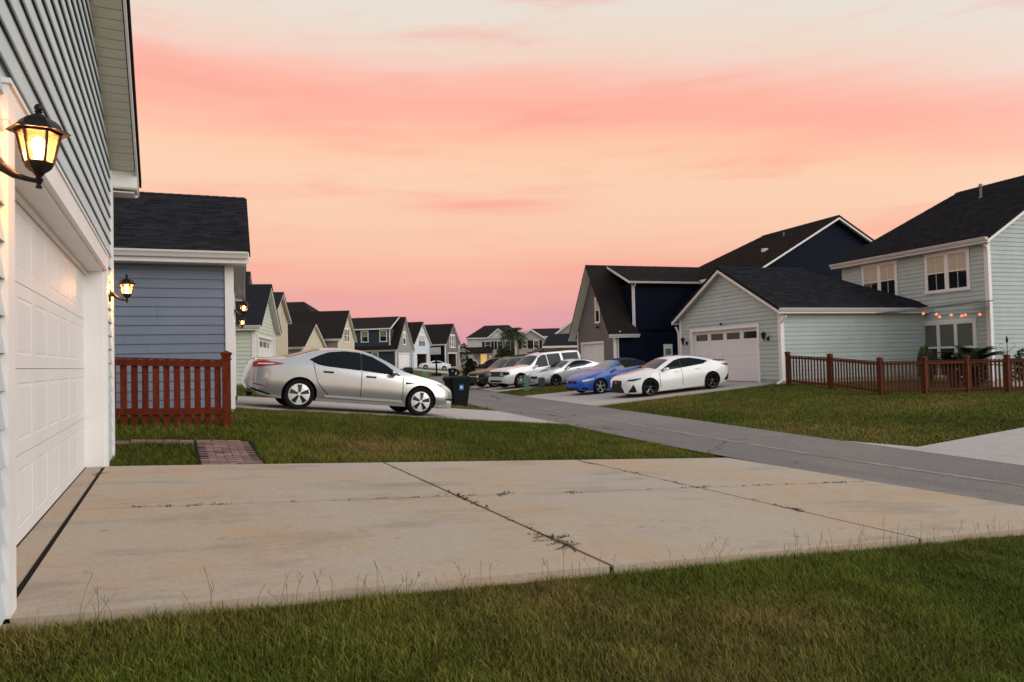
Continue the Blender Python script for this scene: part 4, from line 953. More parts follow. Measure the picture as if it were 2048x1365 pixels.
def wheel_meshes(rad, width, rim, style, metal):
    hw = width/2; out = {}
    t = MB(); t.lathe([(rim*.98,-hw*.95),(rim*1.06,-hw),(rad*.93,-hw),(rad*.985,-hw*.78),(rad,-hw*.45),(rad,hw*.45),(rad*.985,hw*.78),(rad*.93,hw),(rim*1.06,hw),(rim*.98,hw*.95)], 36, axis='y'); out['tyre'] = t.mesh('tyre', TYRE, 40)
    r = MB()
    r.lathe([(rim*.99,hw*.93),(rim*.95,hw*.90),(rim*.92,hw*.55),(rim*.90,-hw*.6)], 36, axis='y')
    r.lathe([(rim*.90,-hw*.2),(0,-hw*.2)], 24, axis='y', mi=1)
    def spoke(a, w0, w1, r0, r1, y0, y1, mi=0):
        c, s_ = math.cos(a), math.sin(a); P = []
        for (rr, w, yy) in ((r0, w0, y0), (r1, w1, y1)):
            for dy in (0, -.035):
                for sg in (-1, 1): P.append((rr*c-sg*w*s_, yy+dy, rr*s_+sg*w*c))
        # order: in-front-, in-front+, in-back-, in-back+, out...
        r.add([P[0],P[1],P[3],P[2],P[4],P[5],P[7],P[6]], [(0,1,5,4),(2,3,7,6),(1,2,6,5),(3,0,4,7)], mi)
    if style == 'cover':                 # pale aero cover with five dark slots
        r.lathe([(rim*.97,hw*.90),(rim*.90,hw*.98),(rim*.5,hw*1.08),(rim*.2,hw*1.10),(0,hw*1.10)], 40, axis='y')
        for k in range(5):
            a = R_(90)+k*2*math.pi/5
            c, s_ = math.cos(a), math.sin(a)
            for (r0, w0, r1, w1) in ((rim*.16, .022, rim*.88, .052),):
                P = [(rr*c-sg*w*s_, yy, rr*s_+sg*w*c) for (rr, w, yy) in ((r0, w0, hw*1.10+.004), (r1, w1, hw*1.0+.007)) for sg in (-1, 1)]
                r.add([P[0],P[1],P[3],P[2]], [(0,1,2,3)], 2)
    elif style == 'double5':
        for k in range(5):
            a = R_(90)+k*2*math.pi/5
            for da in (-.17, .17): spoke(a+da*.6, .018, .014, rim*.15, rim*.94, hw*.62, hw*.78)
    elif style == 'six':
        for k in range(6):
            a = k*math.pi/3
            for da in (-.20, .20): spoke(a+da, .026, .030, rim*.16, rim*.95, hw*.7, hw*.85)
    else:
        for k in range(5): spoke(R_(90)+k*2*math.pi/5, .045, .032, rim*.14, rim*.94, hw*.6, hw*.8)
    if style != 'cover': r.lathe([(rim*.20,hw*.55),(rim*.20,hw*.68),(rim*.14,hw*.74),(0,hw*.74)], 16, axis='y')
    out['rim'] = r.mesh('rim', [metal, DARK, BLKALLOY], 35); return out

def make_car(name, label, cat, loc, heading, pitch, sh, paint_, wb, rad, track, rimr, style, rim_mat, parts, mirror=None, lower_mat=None, twidth=.225):
    """heading: angle of +x; parts: list of dicts"""
    root = thing(name, label, cat, loc); root.rotation_mode = 'XYZ'; root.rotation_euler = (0, pitch, heading)
    V, F = sh.body(); mb = MB(); mb.add(V, F); me = mb.mesh('body', [paint_, BLACKP])
    body = bpy.data.objects.new('body', me); COL.objects.link(body)
    cut = MB(); R = rad*1.13
    for x in wb:
        for sg in (-1, 1):
            yo = sg*(track+.16); yi = sg*(track-.30); n = 40; base = len(cut.v)
            for yy in (yi, yo):
                for k in range(n): a = 2*math.pi*k/n; cut.v.append((x+R*math.cos(a), yy, rad+R*math.sin(a)))
            for k in range(n):
                f = (base+k, base+(k+1) % n, base+n+(k+1) % n, base+n+k); cut.f.append(f if sg < 0 else f[::-1]); cut.m.append(1)
            c0, c1 = tuple(base+k for k in range(n)), tuple(base+n+k for k in range(n))
            cut.f += [c0[::-1], c1] if sg < 0 else [c0, c1[::-1]]; cut.m += [1, 1]
    co = cut.build('cut', [paint_, BLACKP]); fix_normals(co); fix_normals(body)
    md = body.modifiers.new('arch', 'BOOLEAN'); md.operation = 'DIFFERENCE'; md.object = co; md.solver = 'EXACT'
    dg = bpy.context.evaluated_depsgraph_get(); ev = bpy.data.meshes.new_from_object(body.evaluated_get(dg)); body.modifiers.clear(); body.data = ev
    bpy.data.objects.remove(co); ev.name = 'body'
    if not ev.materials: ev.materials.append(paint_)
    if len(ev.materials) < 2: ev.materials.append(BLACKP)
    # wells and underside are black
    idx = np.zeros(len(ev.polygons), np.int32); ce = np.zeros(len(ev.polygons)*3); ev.polygons.foreach_get('center', ce); ce = ce.reshape(-1, 3); no = np.zeros_like(ce.ravel()); ev.polygons.foreach_get('normal', no); no = no.reshape(-1, 3)
    for x in wb:
        d = np.hypot(ce[:,0]-x, ce[:,2]-rad); idx[(d < R*1.003) & (np.abs(ce[:,1]) > track-.33)] = 1
    idx[(no[:,2] < -.8) & (ce[:,2] < .5)] = 1
    ev.polygons.foreach_set('material_index', idx); ev.polygons.foreach_set('use_smooth', np.ones(len(ev.polygons), bool)); ev.set_sharp_from_angle(angle=R_(34))
    body.parent = root
    W = wheel_meshes(rad, twidth, rimr, style, rim_mat)
    for x in wb:
        for sg in (1, -1):
            w = bpy.data.objects.new('wheel', W['tyre']); COL.objects.link(w); w.parent = root; w.location = (x, sg*(track-.10), rad); w.rotation_euler = (0, (x*1.7) % 1.2, 0 if sg > 0 else math.pi)
            r = bpy.data.objects.new('rim', W['rim']); COL.objects.link(r); r.parent = w
    objs = {}
    for p in parts:
        par = objs.get(p.get('on'), root); m = p['mat']; off = p.get('off', .006)
        sides = p.get('sides', (1, -1)) if p['kind'] in ('side', 'handle', 'vent') else (1,)
        for sg in sides:
            mb = MB()
            if p['kind'] == 'side':
                fn = lambda x, z: (x, sg*(sh.yside(x, z)+off), z)
                G = patch_grid(fn, p['lo'], p['hi'], p.get('nu', 14), p.get('nv', 5)); grid_mesh(mb, G, sg > 0)
                fi = lambda x, z: (x, sg*(sh.yside(x, z)-.004), z); n, k = len(G), len(G[0])
                edge = [G[i][0] for i in range(n)] + [G[n-1][j] for j in range(1, k)] + [G[i][k-1] for i in range(n-2, -1, -1)] + [G[0][j] for j in range(k-2, 0, -1)]
                inner = [(q[0], q[1]-sg*(off+.004), q[2]) for q in edge]; ne = len(edge)
                mb.add(edge+inner, [(i, (i+1) % ne, ne+(i+1) % ne, ne+i) for i in range(ne)])
            elif p['kind'] == 'top':
                f = p.get('frac', .9)
                G = []
                for x in np.linspace(p['x'][0], p['x'][1], 14):
                    yr = sh.yside(x, float(sh.top(x))-sh.cr)*f; G.append([(x, yr*t, sh.ztop(x, yr*t)+off) for t in np.linspace(-1, 1, 13)])
                grid_mesh(mb, G, False)
            elif p['kind'] in ('front', 'rear'):
                fr = p['kind'] == 'front'; sgn = 1 if fr else -1
                fn = lambda y, z: (sh.xend(y, z, fr)+sgn*off, y*(1+off*.6), z)
                for ss in ((1, -1) if p.get('mirror') else (1,)):
                    fn2 = lambda y, z: fn(ss*y, z)
                    G = patch_grid(fn2, p['lo'], p['hi'], p.get('nu', 14), p.get('nv', 6)); grid_mesh(mb, G, fr == (ss < 0))
            elif p['kind'] == 'handle':
                x, z, w, h = p['at']; y = sh.yside(x, z); mb.box((x-w/2, sg*y-.028 if sg > 0 else sg*y-.028, z-h/2), (x+w/2, sg*y+.028, z+h/2))
            elif p['kind'] == 'box':
                mb.box(*p['box'])
            o = mb.build(p['name'], m, par, smooth=40 if p['kind'] not in ('handle', 'box') else None); fix_normals(o) if p['kind'] in ('box', 'handle') else None
            objs.setdefault(p['name'], o)
    if mirror:
        x, z, m = mirror
        for sg in (1, -1):
            y = sg*(sh.yside(x, z)); mb = MB(); pr = [(0,.0),(.04,.055),(.10,.075),(.16,.07),(.20,.045),(.21,.0)]
            V = []
            for (t, h) in pr:
                yy = y+sg*(.03+t); V += [(x+.07-.25*t, yy, z+.03-h*.7), (x-.06-.1*t, yy, z+.03-h*.7), (x-.06-.1*t, yy, z+.03+h), (x+.05-.25*t, yy, z+.03+h*.8)]
            Fm = [(i*4+k, i*4+(k+1) % 4, (i+1)*4+(k+1) % 4, (i+1)*4+k) for i in range(len(pr)-1) for k in range(4)]
            mb.add(V, Fm); mb.box((x-.03, min(y-sg*.03, y+sg*.06), z+.005), (x+.03, max(y-sg*.03, y+sg*.06), z+.035)); o = mb.build('wing_mirror', m, root, smooth=60); fix_normals(o)
    return root
def sidewin(name, lo, hi, m=None): return dict(name=name, kind='side', lo=lo, hi=hi, mat=m or TINT, off=.004, nu=18)
def door(lo, hi, m): return dict(name='door', kind='side', lo=lo, hi=hi, mat=m, off=.0035, nu=16, nv=8)

# --- silver sedan
SILV = carpaint('silver_paint', (.45,.44,.43), metal=.62, rough=.22)
sedan_top = [(-2.49,.62),(-2.46,.80),(-2.40,1.00),(-2.28,1.085),(-2.0,1.115),(-1.75,1.15),(-1.35,1.285),(-.95,1.40),(-.5,1.452),(-.1,1.448),(.2,1.395),(.6,1.235),(1.0,1.045),(1.25,.985),(1.7,.90),(2.05,.79),(2.22,.69),(2.31,.57),(2.345,.45)]
sedan_plan = [(-2.49,.48),(-2.44,.64),(-2.3,.785),(-2.0,.875),(-1.4,.912),(0,.918),(1.2,.912),(1.75,.885),(2.05,.81),(2.22,.69),(2.31,.54),(2.345,.42)]
sedan_low = [(-2.49,.50),(-2.40,.36),(-2.1,.25),(-1.5,.20),(1.4,.19),(2.0,.19),(2.25,.22),(2.345,.30)]
kia = CarShape(sedan_top, sedan_plan, [(-2.5,.95),(-1.6,.99),(-.9,.975),(0,.93),(.8,.88),(1.4,.82),(2.3,.60)], sedan_low)
win_lo = [(-1.22,1.10),(-1.08,1.02),(-.9,.985),(0,.945),(.5,.915),(.86,.885)]; win_hi = [(-1.22,1.12),(-1.0,1.235),(-.8,1.315),(-.45,1.368),(-.1,1.366),(.2,1.292),(.5,1.150),(.86,.905)]
def clip(ch, a, b):
    c = np.array(ch, float); xs = [a]+[x for x in c[:,0] if a < x < b]+[b]; return [(x, float(np.interp(x, c[:,0], c[:,1]))) for x in xs]
kia_parts = [
    dict(name='windscreen', kind='top', x=(.30,1.02), mat=WSHIELD, off=.006, frac=.93), dict(name='rear_window', kind='top', x=(-1.72,-.98), mat=TINT, off=.006, frac=.88),
    door(clip([(-1.02,.62),(-.75,.34),(-.72,.30),(-.06,.29)], -1.02, -.055), [(-1.02,.99),(-.055,.958)], SILV),
    dict(name='front_door', kind='side', lo=[(-.045,.29),(.93,.29)], hi=[(-.045,.957),(.80,.90),(.93,.80)], mat=SILV, off=.0035, nu=16, nv=8),
    sidewin('side_window', clip(win_lo,-1.22,-.075), clip(win_hi,-1.22,-.075)), sidewin('side_window', clip(win_lo,-.045,.86), clip(win_hi,-.045,.86)),
    dict(name='pillar_trim', kind='side', lo=[(-.078,.97),(-.042,.97)], hi=[(-.078,1.34),(-.042,1.34)], mat=BLACKP, off=.005, nu=2),
    dict(name='window_surround', kind='side', lo=[(x,z-.016) for x,z in win_lo], hi=win_lo, mat=CHROME, off=.005, nu=22, nv=1),
    dict(name='door_seam', kind='side', lo=[(-.058,.29),(-.042,.29)], hi=[(-.058,.965),(-.042,.965)], mat=GAP, off=.005, nu=1, nv=10),
    dict(name='door_seam', kind='side', lo=[(.928,.29),(.944,.29)], hi=[(.928,.86),(.944,.86)], mat=GAP, off=.005, nu=1, nv=10),
    dict(name='door_seam', kind='side', lo=[(-1.035,.62),(-.74,.30)], hi=[(-1.035,.64),(-.74,.32)], mat=GAP, off=.005, nu=10, nv=1),
    dict(name='door_seam', kind='side', lo=[(-1.16,1.08),(-1.033,.62)], hi=[(-1.16,1.12),(-1.033,.66)], mat=GAP, off=.005, nu=10, nv=1),
    dict(name='handle', kind='handle', at=(-.80,.865,.22,.035), mat=BLACKP, on='door'), dict(name='handle', kind='handle', at=(.17,.825,.22,.035), mat=BLACKP, on='front_door'),
    dict(name='sill_trim', kind='side', lo=[(-.85,.30),(.95,.275)], hi=[(-.85,.345),(.95,.325)], mat=mat('bright_sill', (.62,.60,.57), .25, metal=.4), off=.012, nu=18, nv=2),
    dict(name='side_vent', kind='side', lo=[(1.0,.715),(1.22,.735)], hi=[(1.0,.765),(1.22,.745)], mat=BLACKP, off=.006, nu=4, nv=1),
    dict(name='tail_light', kind='side', lo=[(-2.40,.86),(-2.2,.88),(-1.78,.97)], hi=[(-2.40,.97),(-2.2,1.02),(-1.78,.985)], mat=LAMPR, off=.008, nu=12, nv=4),
    dict(name='tail_light_stripe', kind='side', lo=[(-2.30,.925),(-1.98,.955)], hi=[(-2.30,.955),(-1.98,.972)], mat=LAMPC, off=.010, nu=6, nv=1, on='tail_light'),
    dict(name='rear_reflector', kind='side', lo=[(-2.36,.49),(-2.1,.46)], hi=[(-2.36,.515),(-2.1,.475)], mat=LAMPR, off=.006, nu=5, nv=1),
    dict(name='headlight', kind='side', lo=[(1.82,.745),(2.0,.655),(2.20,.575)], hi=[(1.82,.775),(2.0,.745),(2.20,.645)], mat=LAMPC, off=.008, nu=10, nv=4),
    dict(name='indicator', kind='side', lo=[(1.80,.752),(1.93,.70)], hi=[(1.80,.775),(1.93,.755)], mat=LAMPA, off=.011, nu=4, nv=2),
    dict(name='grille', kind='front', lo=[(-.40,.50),(.40,.50)], hi=[(-.40,.60),(0,.62),(.40,.60)], mat=BLACKP, off=.008),
    dict(name='lower_intake', kind='side', lo=[(2.05,.40),(2.28,.38)], hi=[(2.05,.43),(2.28,.45)], mat=BLACKP, off=.006, nu=6, nv=2),
    dict(name='fog_light', kind='side', lo=[(2.08,.33),(2.22,.32)], hi=[(2.08,.39),(2.22,.385)], mat=LAMPC, off=.006, nu=5, nv=2),
    dict(name='chin_spoiler', kind='side', lo=[(1.86,.19),(2.30,.20)], hi=[(1.86,.225),(2.30,.245)], mat=SILV, off=.03, nu=8, nv=2),
    dict(name='rear_bumper_trim', kind='side', lo=[(-2.40,.37),(-2.0,.27)], hi=[(-2.40,.42),(-2.0,.30)], mat=BLACKP, off=.006, nu=6, nv=2),
    dict(name='tow_hitch', kind='box', box=((-2.42,-.05,.22),(-2.30,.05,.30)), mat=BLACKP), dict(name='aerial', kind='box', box=((-1.08,-.02,1.375),(-.92,.02,1.43)), mat=SILV),
]
def car_pose(p, q):
    """front wheel contact p, rear wheel contact q (xyz, car axis) -> loc, heading, pitch"""
    p, q = Vector(p), Vector(q); d = p-q; return tuple((p+q)/2), math.atan2(d.y, d.x), -math.atan2(d.z, math.hypot(d.x, d.y))
def place(x, y, heading_deg, wb):
    h = R_(heading_deg); f = (x+math.cos(h)*wb/2, y+math.sin(h)*wb/2); r = (x-math.cos(h)*wb/2, y-math.sin(h)*wb/2)
    return car_pose((*f, gz(*f)+.022), (*r, gz(*r)+.022))
l, h, p = place(3.88, 17.12, 0, 2.795)
make_car('parked_car', 'silver four-door sedan parked nose to the road on the neighbouring driveway', 'car', l, h, p, kia, SILV, (1.3975,-1.3975), .335, .885, .238, 'cover', mat('pale_wheel_cover', (.72,.71,.70), .35, metal=.2), kia_parts, mirror=(.70,.93,SILV))

# --- white sports sedan
WHITE = carpaint('white_paint', (.74,.74,.73), rough=.25)
lx = CarShape([(-2.33,.60),(-2.31,.85),(-2.24,1.03),(-2.05,1.08),(-1.75,1.12),(-1.3,1.27),(-.85,1.38),(-.4,1.432),(0,1.42),(.3,1.36),(.7,1.20),(1.05,1.045),(1.4,.985),(1.9,.88),(2.2,.77),(2.32,.66),(2.36,.5)],
              [(-2.33,.66),(-2.26,.78),(-2.0,.87),(-1.4,.925),(0,.905),(1.2,.92),(1.7,.90),(2.05,.83),(2.25,.70),(2.33,.58),(2.36,.50)],
              [(-2.4,.98),(-1.6,1.0),(-.8,.95),(0,.92),(.9,.88),(1.5,.82),(2.36,.60)], [(-2.33,.40),(-2.2,.26),(-1.5,.17),(1.4,.15),(2.1,.16),(2.36,.20)])
lxw_lo = [(-1.28,1.12),(-1.05,1.03),(0,.955),(.5,.93),(.86,.915)]; lxw_hi = [(-1.28,1.14),(-1.0,1.22),(-.6,1.31),(-.2,1.325),(.15,1.27),(.5,1.12),(.86,.94)]
lx_parts = [
    dict(name='windscreen', kind='top', x=(.36,1.05), mat=WSHIELD, off=.006, frac=.93), dict(name='rear_window', kind='top', x=(-1.7,-.95), mat=TINT, off=.006, frac=.88),
    door([(-1.0,.62),(-.75,.30),(-.06,.28)], [(-1.0,.99),(-.06,.94)], WHITE), dict(name='front_door', kind='side', lo=[(-.045,.28),(.95,.28)], hi=[(-.045,.94),(.82,.89),(.95,.80)], mat=WHITE, off=.0035, nu=16, nv=8),
    sidewin('side_window', clip(lxw_lo,-1.28,-.08), clip(lxw_hi,-1.28,-.08)), sidewin('side_window', clip(lxw_lo,-.05,.86), clip(lxw_hi,-.05,.86)),
    dict(name='pillar_trim', kind='side', lo=[(-.085,.96),(-.045,.96)], hi=[(-.085,1.32),(-.045,1.32)], mat=BLACKP, off=.005, nu=2),
    dict(name='door_seam', kind='side', lo=[(-.060,.29),(-.044,.29)], hi=[(-.060,.955),(-.044,.955)], mat=GAP, off=.005, nu=1, nv=10), dict(name='door_seam', kind='side', lo=[(.948,.29),(.962,.29)], hi=[(.948,.86),(.962,.86)], mat=GAP, off=.005, nu=1, nv=10),
    dict(name='handle', kind='handle', at=(-.78,.87,.20,.03), mat=WHITE, on='door'), dict(name='handle', kind='handle', at=(.16,.84,.20,.03), mat=WHITE, on='front_door'),
    dict(name='tail_light', kind='side', lo=[(-2.27,.86),(-1.9,.935)], hi=[(-2.27,.955),(-1.9,.965)], mat=mat('smoked_lamp', (.04,.008,.01), .12), off=.008, nu=8, nv=3),
    dict(name='headlight', kind='side', lo=[(1.75,.70),(2.05,.635),(2.24,.645)], hi=[(1.75,.73),(2.05,.71),(2.24,.69)], mat=TINT, off=.008, nu=10, nv=3),
    dict(name='grille', kind='front', lo=[(-.52,.20),(.52,.20)], hi=[(-.52,.32),(-.36,.46),(-.46,.66),(0,.68),(.46,.66),(.36,.46),(.52,.32)], mat=BLACKP, off=.010, nu=24, nv=10),
    dict(name='badge', kind='box', box=((2.365,-.05,.55),(2.385,.05,.65)), mat=CHROME),
    dict(name='corner_intake', kind='side', lo=[(1.98,.20),(2.24,.22)], hi=[(1.98,.26),(2.08,.52),(2.24,.26)], mat=BLACKP, off=.008, nu=10, nv=4),
    dict(name='rear_intake', kind='side', lo=[(-2.24,.30),(-2.0,.30)], hi=[(-2.24,.58),(-2.0,.34)], mat=BLACKP, off=.007, nu=6, nv=3),
    dict(name='sill_skirt', kind='side', lo=[(-.95,.16),(.98,.15)], hi=[(-.95,.22),(.98,.19)], mat=WHITE, off=.02, nu=10, nv=2), dict(name='boot_spoiler', kind='box', box=((-2.30,-.55,1.075),(-2.12,.55,1.10)), mat=BLACKP),
]
D2 = 180-7.5
l, h, p = place(17.9, 23.05, 174.5, 2.8)
make_car('parked_car', 'white sports sedan with black wheels in front of the aqua garage', 'car', l, h, p, lx, WHITE, (1.4,-1.4), .335, .885, .25, 'double5', BLKALLOY, lx_parts, mirror=(.72,.93,WHITE), twidth=.24)

# --- blue convertible
BLUE = carpaint('bright_blue_paint', (.004,.080,.42), rough=.3, coat=.25)
bm_ = CarShape([(-2.14,.60),(-2.12,.85),(-2.05,1.02),(-1.8,1.06),(-1.35,1.10),(-1.15,1.21),(-.85,1.33),(-.4,1.405),(0,1.40),(.18,1.37),(.45,1.25),(.95,1.02),(1.3,.96),(1.8,.86),(2.1,.74),(2.22,.62),(2.25,.5)],
               [(-2.14,.62),(-2.05,.76),(-1.8,.85),(-1.2,.885),(0,.88),(1.2,.885),(1.7,.86),(2.0,.77),(2.18,.63),(2.25,.50)],
               [(-2.2,.96),(-1.2,.99),(0,.93),(.9,.88),(1.5,.80),(2.25,.58)], [(-2.14,.40),(-2.0,.25),(-1.4,.18),(1.3,.16),(1.9,.17),(2.25,.22)])
bw_lo = [(-.85,1.03),(0,.955),(.78,.905)]; bw_hi = [(-.85,1.05),(-.55,1.25),(-.1,1.30),(.12,1.26),(.45,1.11),(.78,.925)]
CLOTH = mat('black_soft_top', (.010,.010,.011), .95, bump=.3, bscale=200)
bm_parts = [
    dict(name='windscreen', kind='top', x=(.26,.96), mat=mat('painted_sky_windscreen', (.16,.19,.20), .03, spec=.4), off=.006, frac=.93),  # windscreen: reflected sky put into a paler glass colour
    dict(name='soft_top', kind='top', x=(-1.38,.17), mat=CLOTH, off=.012, frac=1.0),
    dict(name='soft_top_side', kind='side', lo=[(-1.32,1.06),(-.85,1.04),(0,1.0),(.15,1.24)], hi=[(-1.32,1.08),(-1.1,1.18),(-.85,1.28),(-.4,1.35),(.0,1.348),(.15,1.322)], mat=CLOTH, off=.008, nu=18),
    door([(-.30,.30),(.90,.28)], [(-.30,.935),(.75,.885),(.90,.80)], BLUE), sidewin('side_window', bw_lo, bw_hi, mat('grey_side_glass', (.035,.045,.05), .05)),
    dict(name='handle', kind='handle', at=(-.12,.84,.20,.03), mat=BLUE, on='door'),
    dict(name='headlight', kind='side', lo=[(1.62,.665),(1.9,.60),(2.12,.575)], hi=[(1.62,.70),(1.9,.69),(2.12,.66)], mat=LAMPC, off=.008, nu=10, nv=3),
    dict(name='grille', kind='front', lo=[(.05,.50),(.36,.50)], hi=[(.05,.63),(.36,.62)], mat=BLACKP, off=.010, nu=8, nv=5, mirror=True),
    dict(name='lower_grille', kind='front', lo=[(-.5,.22),(.5,.22)], hi=[(-.5,.33),(.5,.33)], mat=BLACKP, off=.008), dict(name='corner_intake', kind='side', lo=[(1.92,.24),(2.14,.24)], hi=[(1.92,.30),(2.14,.36)], mat=BLACKP, off=.007, nu=6, nv=3),
    dict(name='side_marker', kind='side', lo=[(1.76,.50),(1.83,.49)], hi=[(1.76,.55),(1.83,.54)], mat=LAMPR, off=.007, nu=3, nv=2),
    dict(name='tail_light', kind='side', lo=[(-2.08,.80),(-1.8,.84)], hi=[(-2.08,.92),(-1.8,.90)], mat=LAMPR, off=.008, nu=8, nv=3),
]
l, h, p = place(17.95, 26.95, 180, 2.69)
make_car('parked_car', 'bright blue convertible with black soft top left of the white sedan', 'car', l, h, p, bm_, BLUE, (1.345,-1.345), .325, .855, .24, 'double5', ALLOY, bm_parts, mirror=(.66,.92,BLUE))

# --- silver coupe
SILV2 = carpaint('cool_silver_paint', (.56,.56,.58), metal=.45, rough=.27)
cl = CarShape([(-2.32,.60),(-2.30,.85),(-2.2,.98),(-1.9,1.03),(-1.5,1.08),(-1.0,1.26),(-.5,1.365),(-.1,1.375),(.2,1.32),(.6,1.15),(.95,.99),(1.4,.92),(1.9,.80),(2.12,.70),(2.24,.57),(2.27,.46)],
              [(-2.32,.60),(-2.2,.76),(-1.9,.85),(-1.2,.885),(0,.88),(1.2,.88),(1.7,.85),(2.0,.77),(2.18,.62),(2.27,.46)],
              [(-2.3,.92),(-1.2,.95),(0,.90),(.9,.85),(1.5,.77),(2.27,.55)], [(-2.32,.40),(-2.1,.26),(-1.4,.18),(1.3,.17),(1.9,.18),(2.27,.24)])
cw_lo = [(-1.15,1.08),(-.6,.965),(0,.92),(.74,.875)]; cw_hi = [(-1.15,1.10),(-.7,1.24),(-.25,1.285),(.05,1.25),(.4,1.09),(.74,.895)]
cl_parts = [dict(name='windscreen', kind='top', x=(.28,.93), mat=WSHIELD, off=.006, frac=.93), dict(name='rear_window', kind='top', x=(-1.42,-.72), mat=TINT, off=.006, frac=.88), door([(-.35,.30),(.88,.28)], [(-.35,.905),(.72,.855),(.88,.77)], SILV2),
    sidewin('side_window', cw_lo, cw_hi), dict(name='handle', kind='handle', at=(-.15,.82,.20,.03), mat=CHROME, on='door'),
    dict(name='headlight', kind='side', lo=[(1.72,.615),(2.12,.56)], hi=[(1.72,.67),(1.9,.70),(2.12,.65)], mat=LAMPC, off=.010, nu=10, nv=4), dict(name='grille', kind='front', lo=[(-.36,.47),(.36,.47)], hi=[(-.36,.60),(.36,.60)], mat=BLACKP, off=.010),
    dict(name='sill_trim', kind='side', lo=[(-.85,.27),(.90,.26)], hi=[(-.85,.31),(.90,.30)], mat=CHROME, off=.010, nu=12, nv=2), dict(name='tail_light', kind='side', lo=[(-2.24,.72),(-1.95,.76)], hi=[(-2.24,.86),(-1.95,.84)], mat=LAMPR, off=.008, nu=8, nv=3)]
l, h, p = place(20.35, 35.3, 182, 2.71)
make_car('parked_car', 'low silver coupe between the blue convertible and white suv', 'car', l, h, p, cl, SILV2, (1.355,-1.355), .315, .85, .22, 'five', BLKALLOY, cl_parts, mirror=(.62,.88,SILV2))

# --- large white suv and others
def suv_shape(L, H, W, hood, roof_end, boxy=1.):
    f, r = L*.49, -L*.51
    return CarShape([(r,.70),(r+.03,1.05),(r+.08,H*.80),(r+.22,H*.965),(r+.6,H*.99),(-.6,H),(-.1,H*.985),(.22,H*.93),(.66,H*.76),(1.0,hood+.05),(1.3,hood+.03),(f-.40,hood-.03),(f-.14,hood-.09),(f-.05,hood-.18),(f-.015,hood-.34),(f,.62)],
                    [(r,W*.86),(r+.15,W*.95),(r+.6,W),(0,W),(1.3,W),(f-.5,W*.98),(f-.2,W*.94),(f-.06,W*.88),(f,W*.82)],
                    [(r,1.06),(0,1.04),(1.2,1.00),(f,.85)], [(r,.50),(r+.3,.34),(0,.28),(f-.3,.30),(f,.38)], tumble=.26, curve=.10, crown=.06)
def suv_parts(sh, L, H, hood, paint_, rear_w, front_mat, chrome=True, amber=True):
    f, r = L*.49, -L*.51; zt = H*.925; zl = 1.09
    P = [dict(name='windscreen', kind='top', x=(.28,.96), mat=WSHIELD, off=.006, frac=.92), dict(name='rear_window', kind='top', x=(r+.05,r+.14), mat=TINT, off=.01, frac=.85),
         door([(-1.3,.42),(-.28,.40)], [(-1.3,1.06),(-.28,1.05)], paint_), dict(name='front_door', kind='side', lo=[(-.265,.40),(.86,.40)], hi=[(-.265,1.05),(.86,1.0)], mat=paint_, off=.0035, nu=14, nv=8),
         sidewin('side_window', [(-1.25,zl),(-.32,zl-.01)], [(-1.25,zt),(-.32,zt)]), sidewin('side_window', [(-.27,zl-.01),(.72,zl-.03)], [(-.27,zt),(.05,zt-.02),(.32,zt-.16),(.72,zl+.02)]),
         sidewin('side_window', [(r+.30,zl+.02),(rear_w,zl)], [(r+.30,zt-.03),(rear_w,zt)]),
         dict(name='handle', kind='handle', at=(-1.08,.98,.2,.035), mat=paint_, on='door'), dict(name='handle', kind='handle', at=(-.08,.97,.2,.035), mat=paint_, on='front_door'),
         dict(name='headlight', kind='side', lo=[(f-.36,hood-.36),(f-.04,hood-.42)], hi=[(f-.36,hood-.24),(f-.04,hood-.20)], mat=TINT, off=.010, nu=8, nv=4),
         dict(name='headlight_front', kind='front', lo=[(.52,hood-.42),(.74,hood-.42)], hi=[(.52,hood-.27),(.74,hood-.27)], mat=LAMPC, off=.018, nu=6, nv=4, mirror=True),
         dict(name='grille', kind='front', lo=[(-.80,hood-.46),(.80,hood-.46)], hi=[(-.80,hood-.20),(.80,hood-.20)], mat=BLACKP, off=.012, nu=20),
         dict(name='grille_bar', kind='front', lo=[(-.74,hood-.365),(.74,hood-.365)], hi=[(-.74,hood-.335),(.74,hood-.335)], mat=CHROME, off=.020, nv=2),
         dict(name='lower_intake', kind='front', lo=[(-.66,.42),(.66,.42)], hi=[(-.66,.53),(.66,.53)], mat=BLACKP, off=.010), dict(name='fog_light', kind='front', lo=[(.60,.48),(.74,.48)], hi=[(.60,.56),(.74,.56)], mat=LAMPC, off=.016, nu=4, nv=3, mirror=True),
         dict(name='tail_light', kind='side', lo=[(r+.04,.98),(r+.20,.98)], hi=[(r+.04,1.40),(r+.16,1.40)], mat=LAMPR, off=.010, nu=4, nv=5),
         dict(name='side_moulding', kind='side', lo=[(-1.0,.60),(1.1,.60)], hi=[(-1.0,.66),(1.1,.66)], mat=paint_, off=.018, nu=14, nv=2),
         dict(name='roof_rack', kind='box', box=((r+.5,-.62,H-.03),(.1,-.58,H+.035)), mat=BLACKP), dict(name='roof_rack', kind='box', box=((r+.5,.58,H-.03),(.1,.62,H+.035)), mat=BLACKP)]
    return P
PEARL = carpaint('pearl_white_paint', (.64,.63,.63), rough=.25, metal=.1)
sb = suv_shape(5.68, 1.90, 1.01, 1.20, 0); l, h, p = place(19.35, 37.35, 187, 3.30)
make_car('parked_car', 'large white full-size suv with chrome wheels behind the silver coupe', 'suv', l, h, p, sb, PEARL, (1.72,-1.58), .41, .96, .29, 'six', CHROME, suv_parts(sb, 5.68, 1.90, 1.20, PEARL, -1.42, None), mirror=(.70,1.10,PEARL), twidth=.28)
BRON = carpaint('dark_bronze_paint', (.013,.011,.010), rough=.35, metal=0., coat=.2)
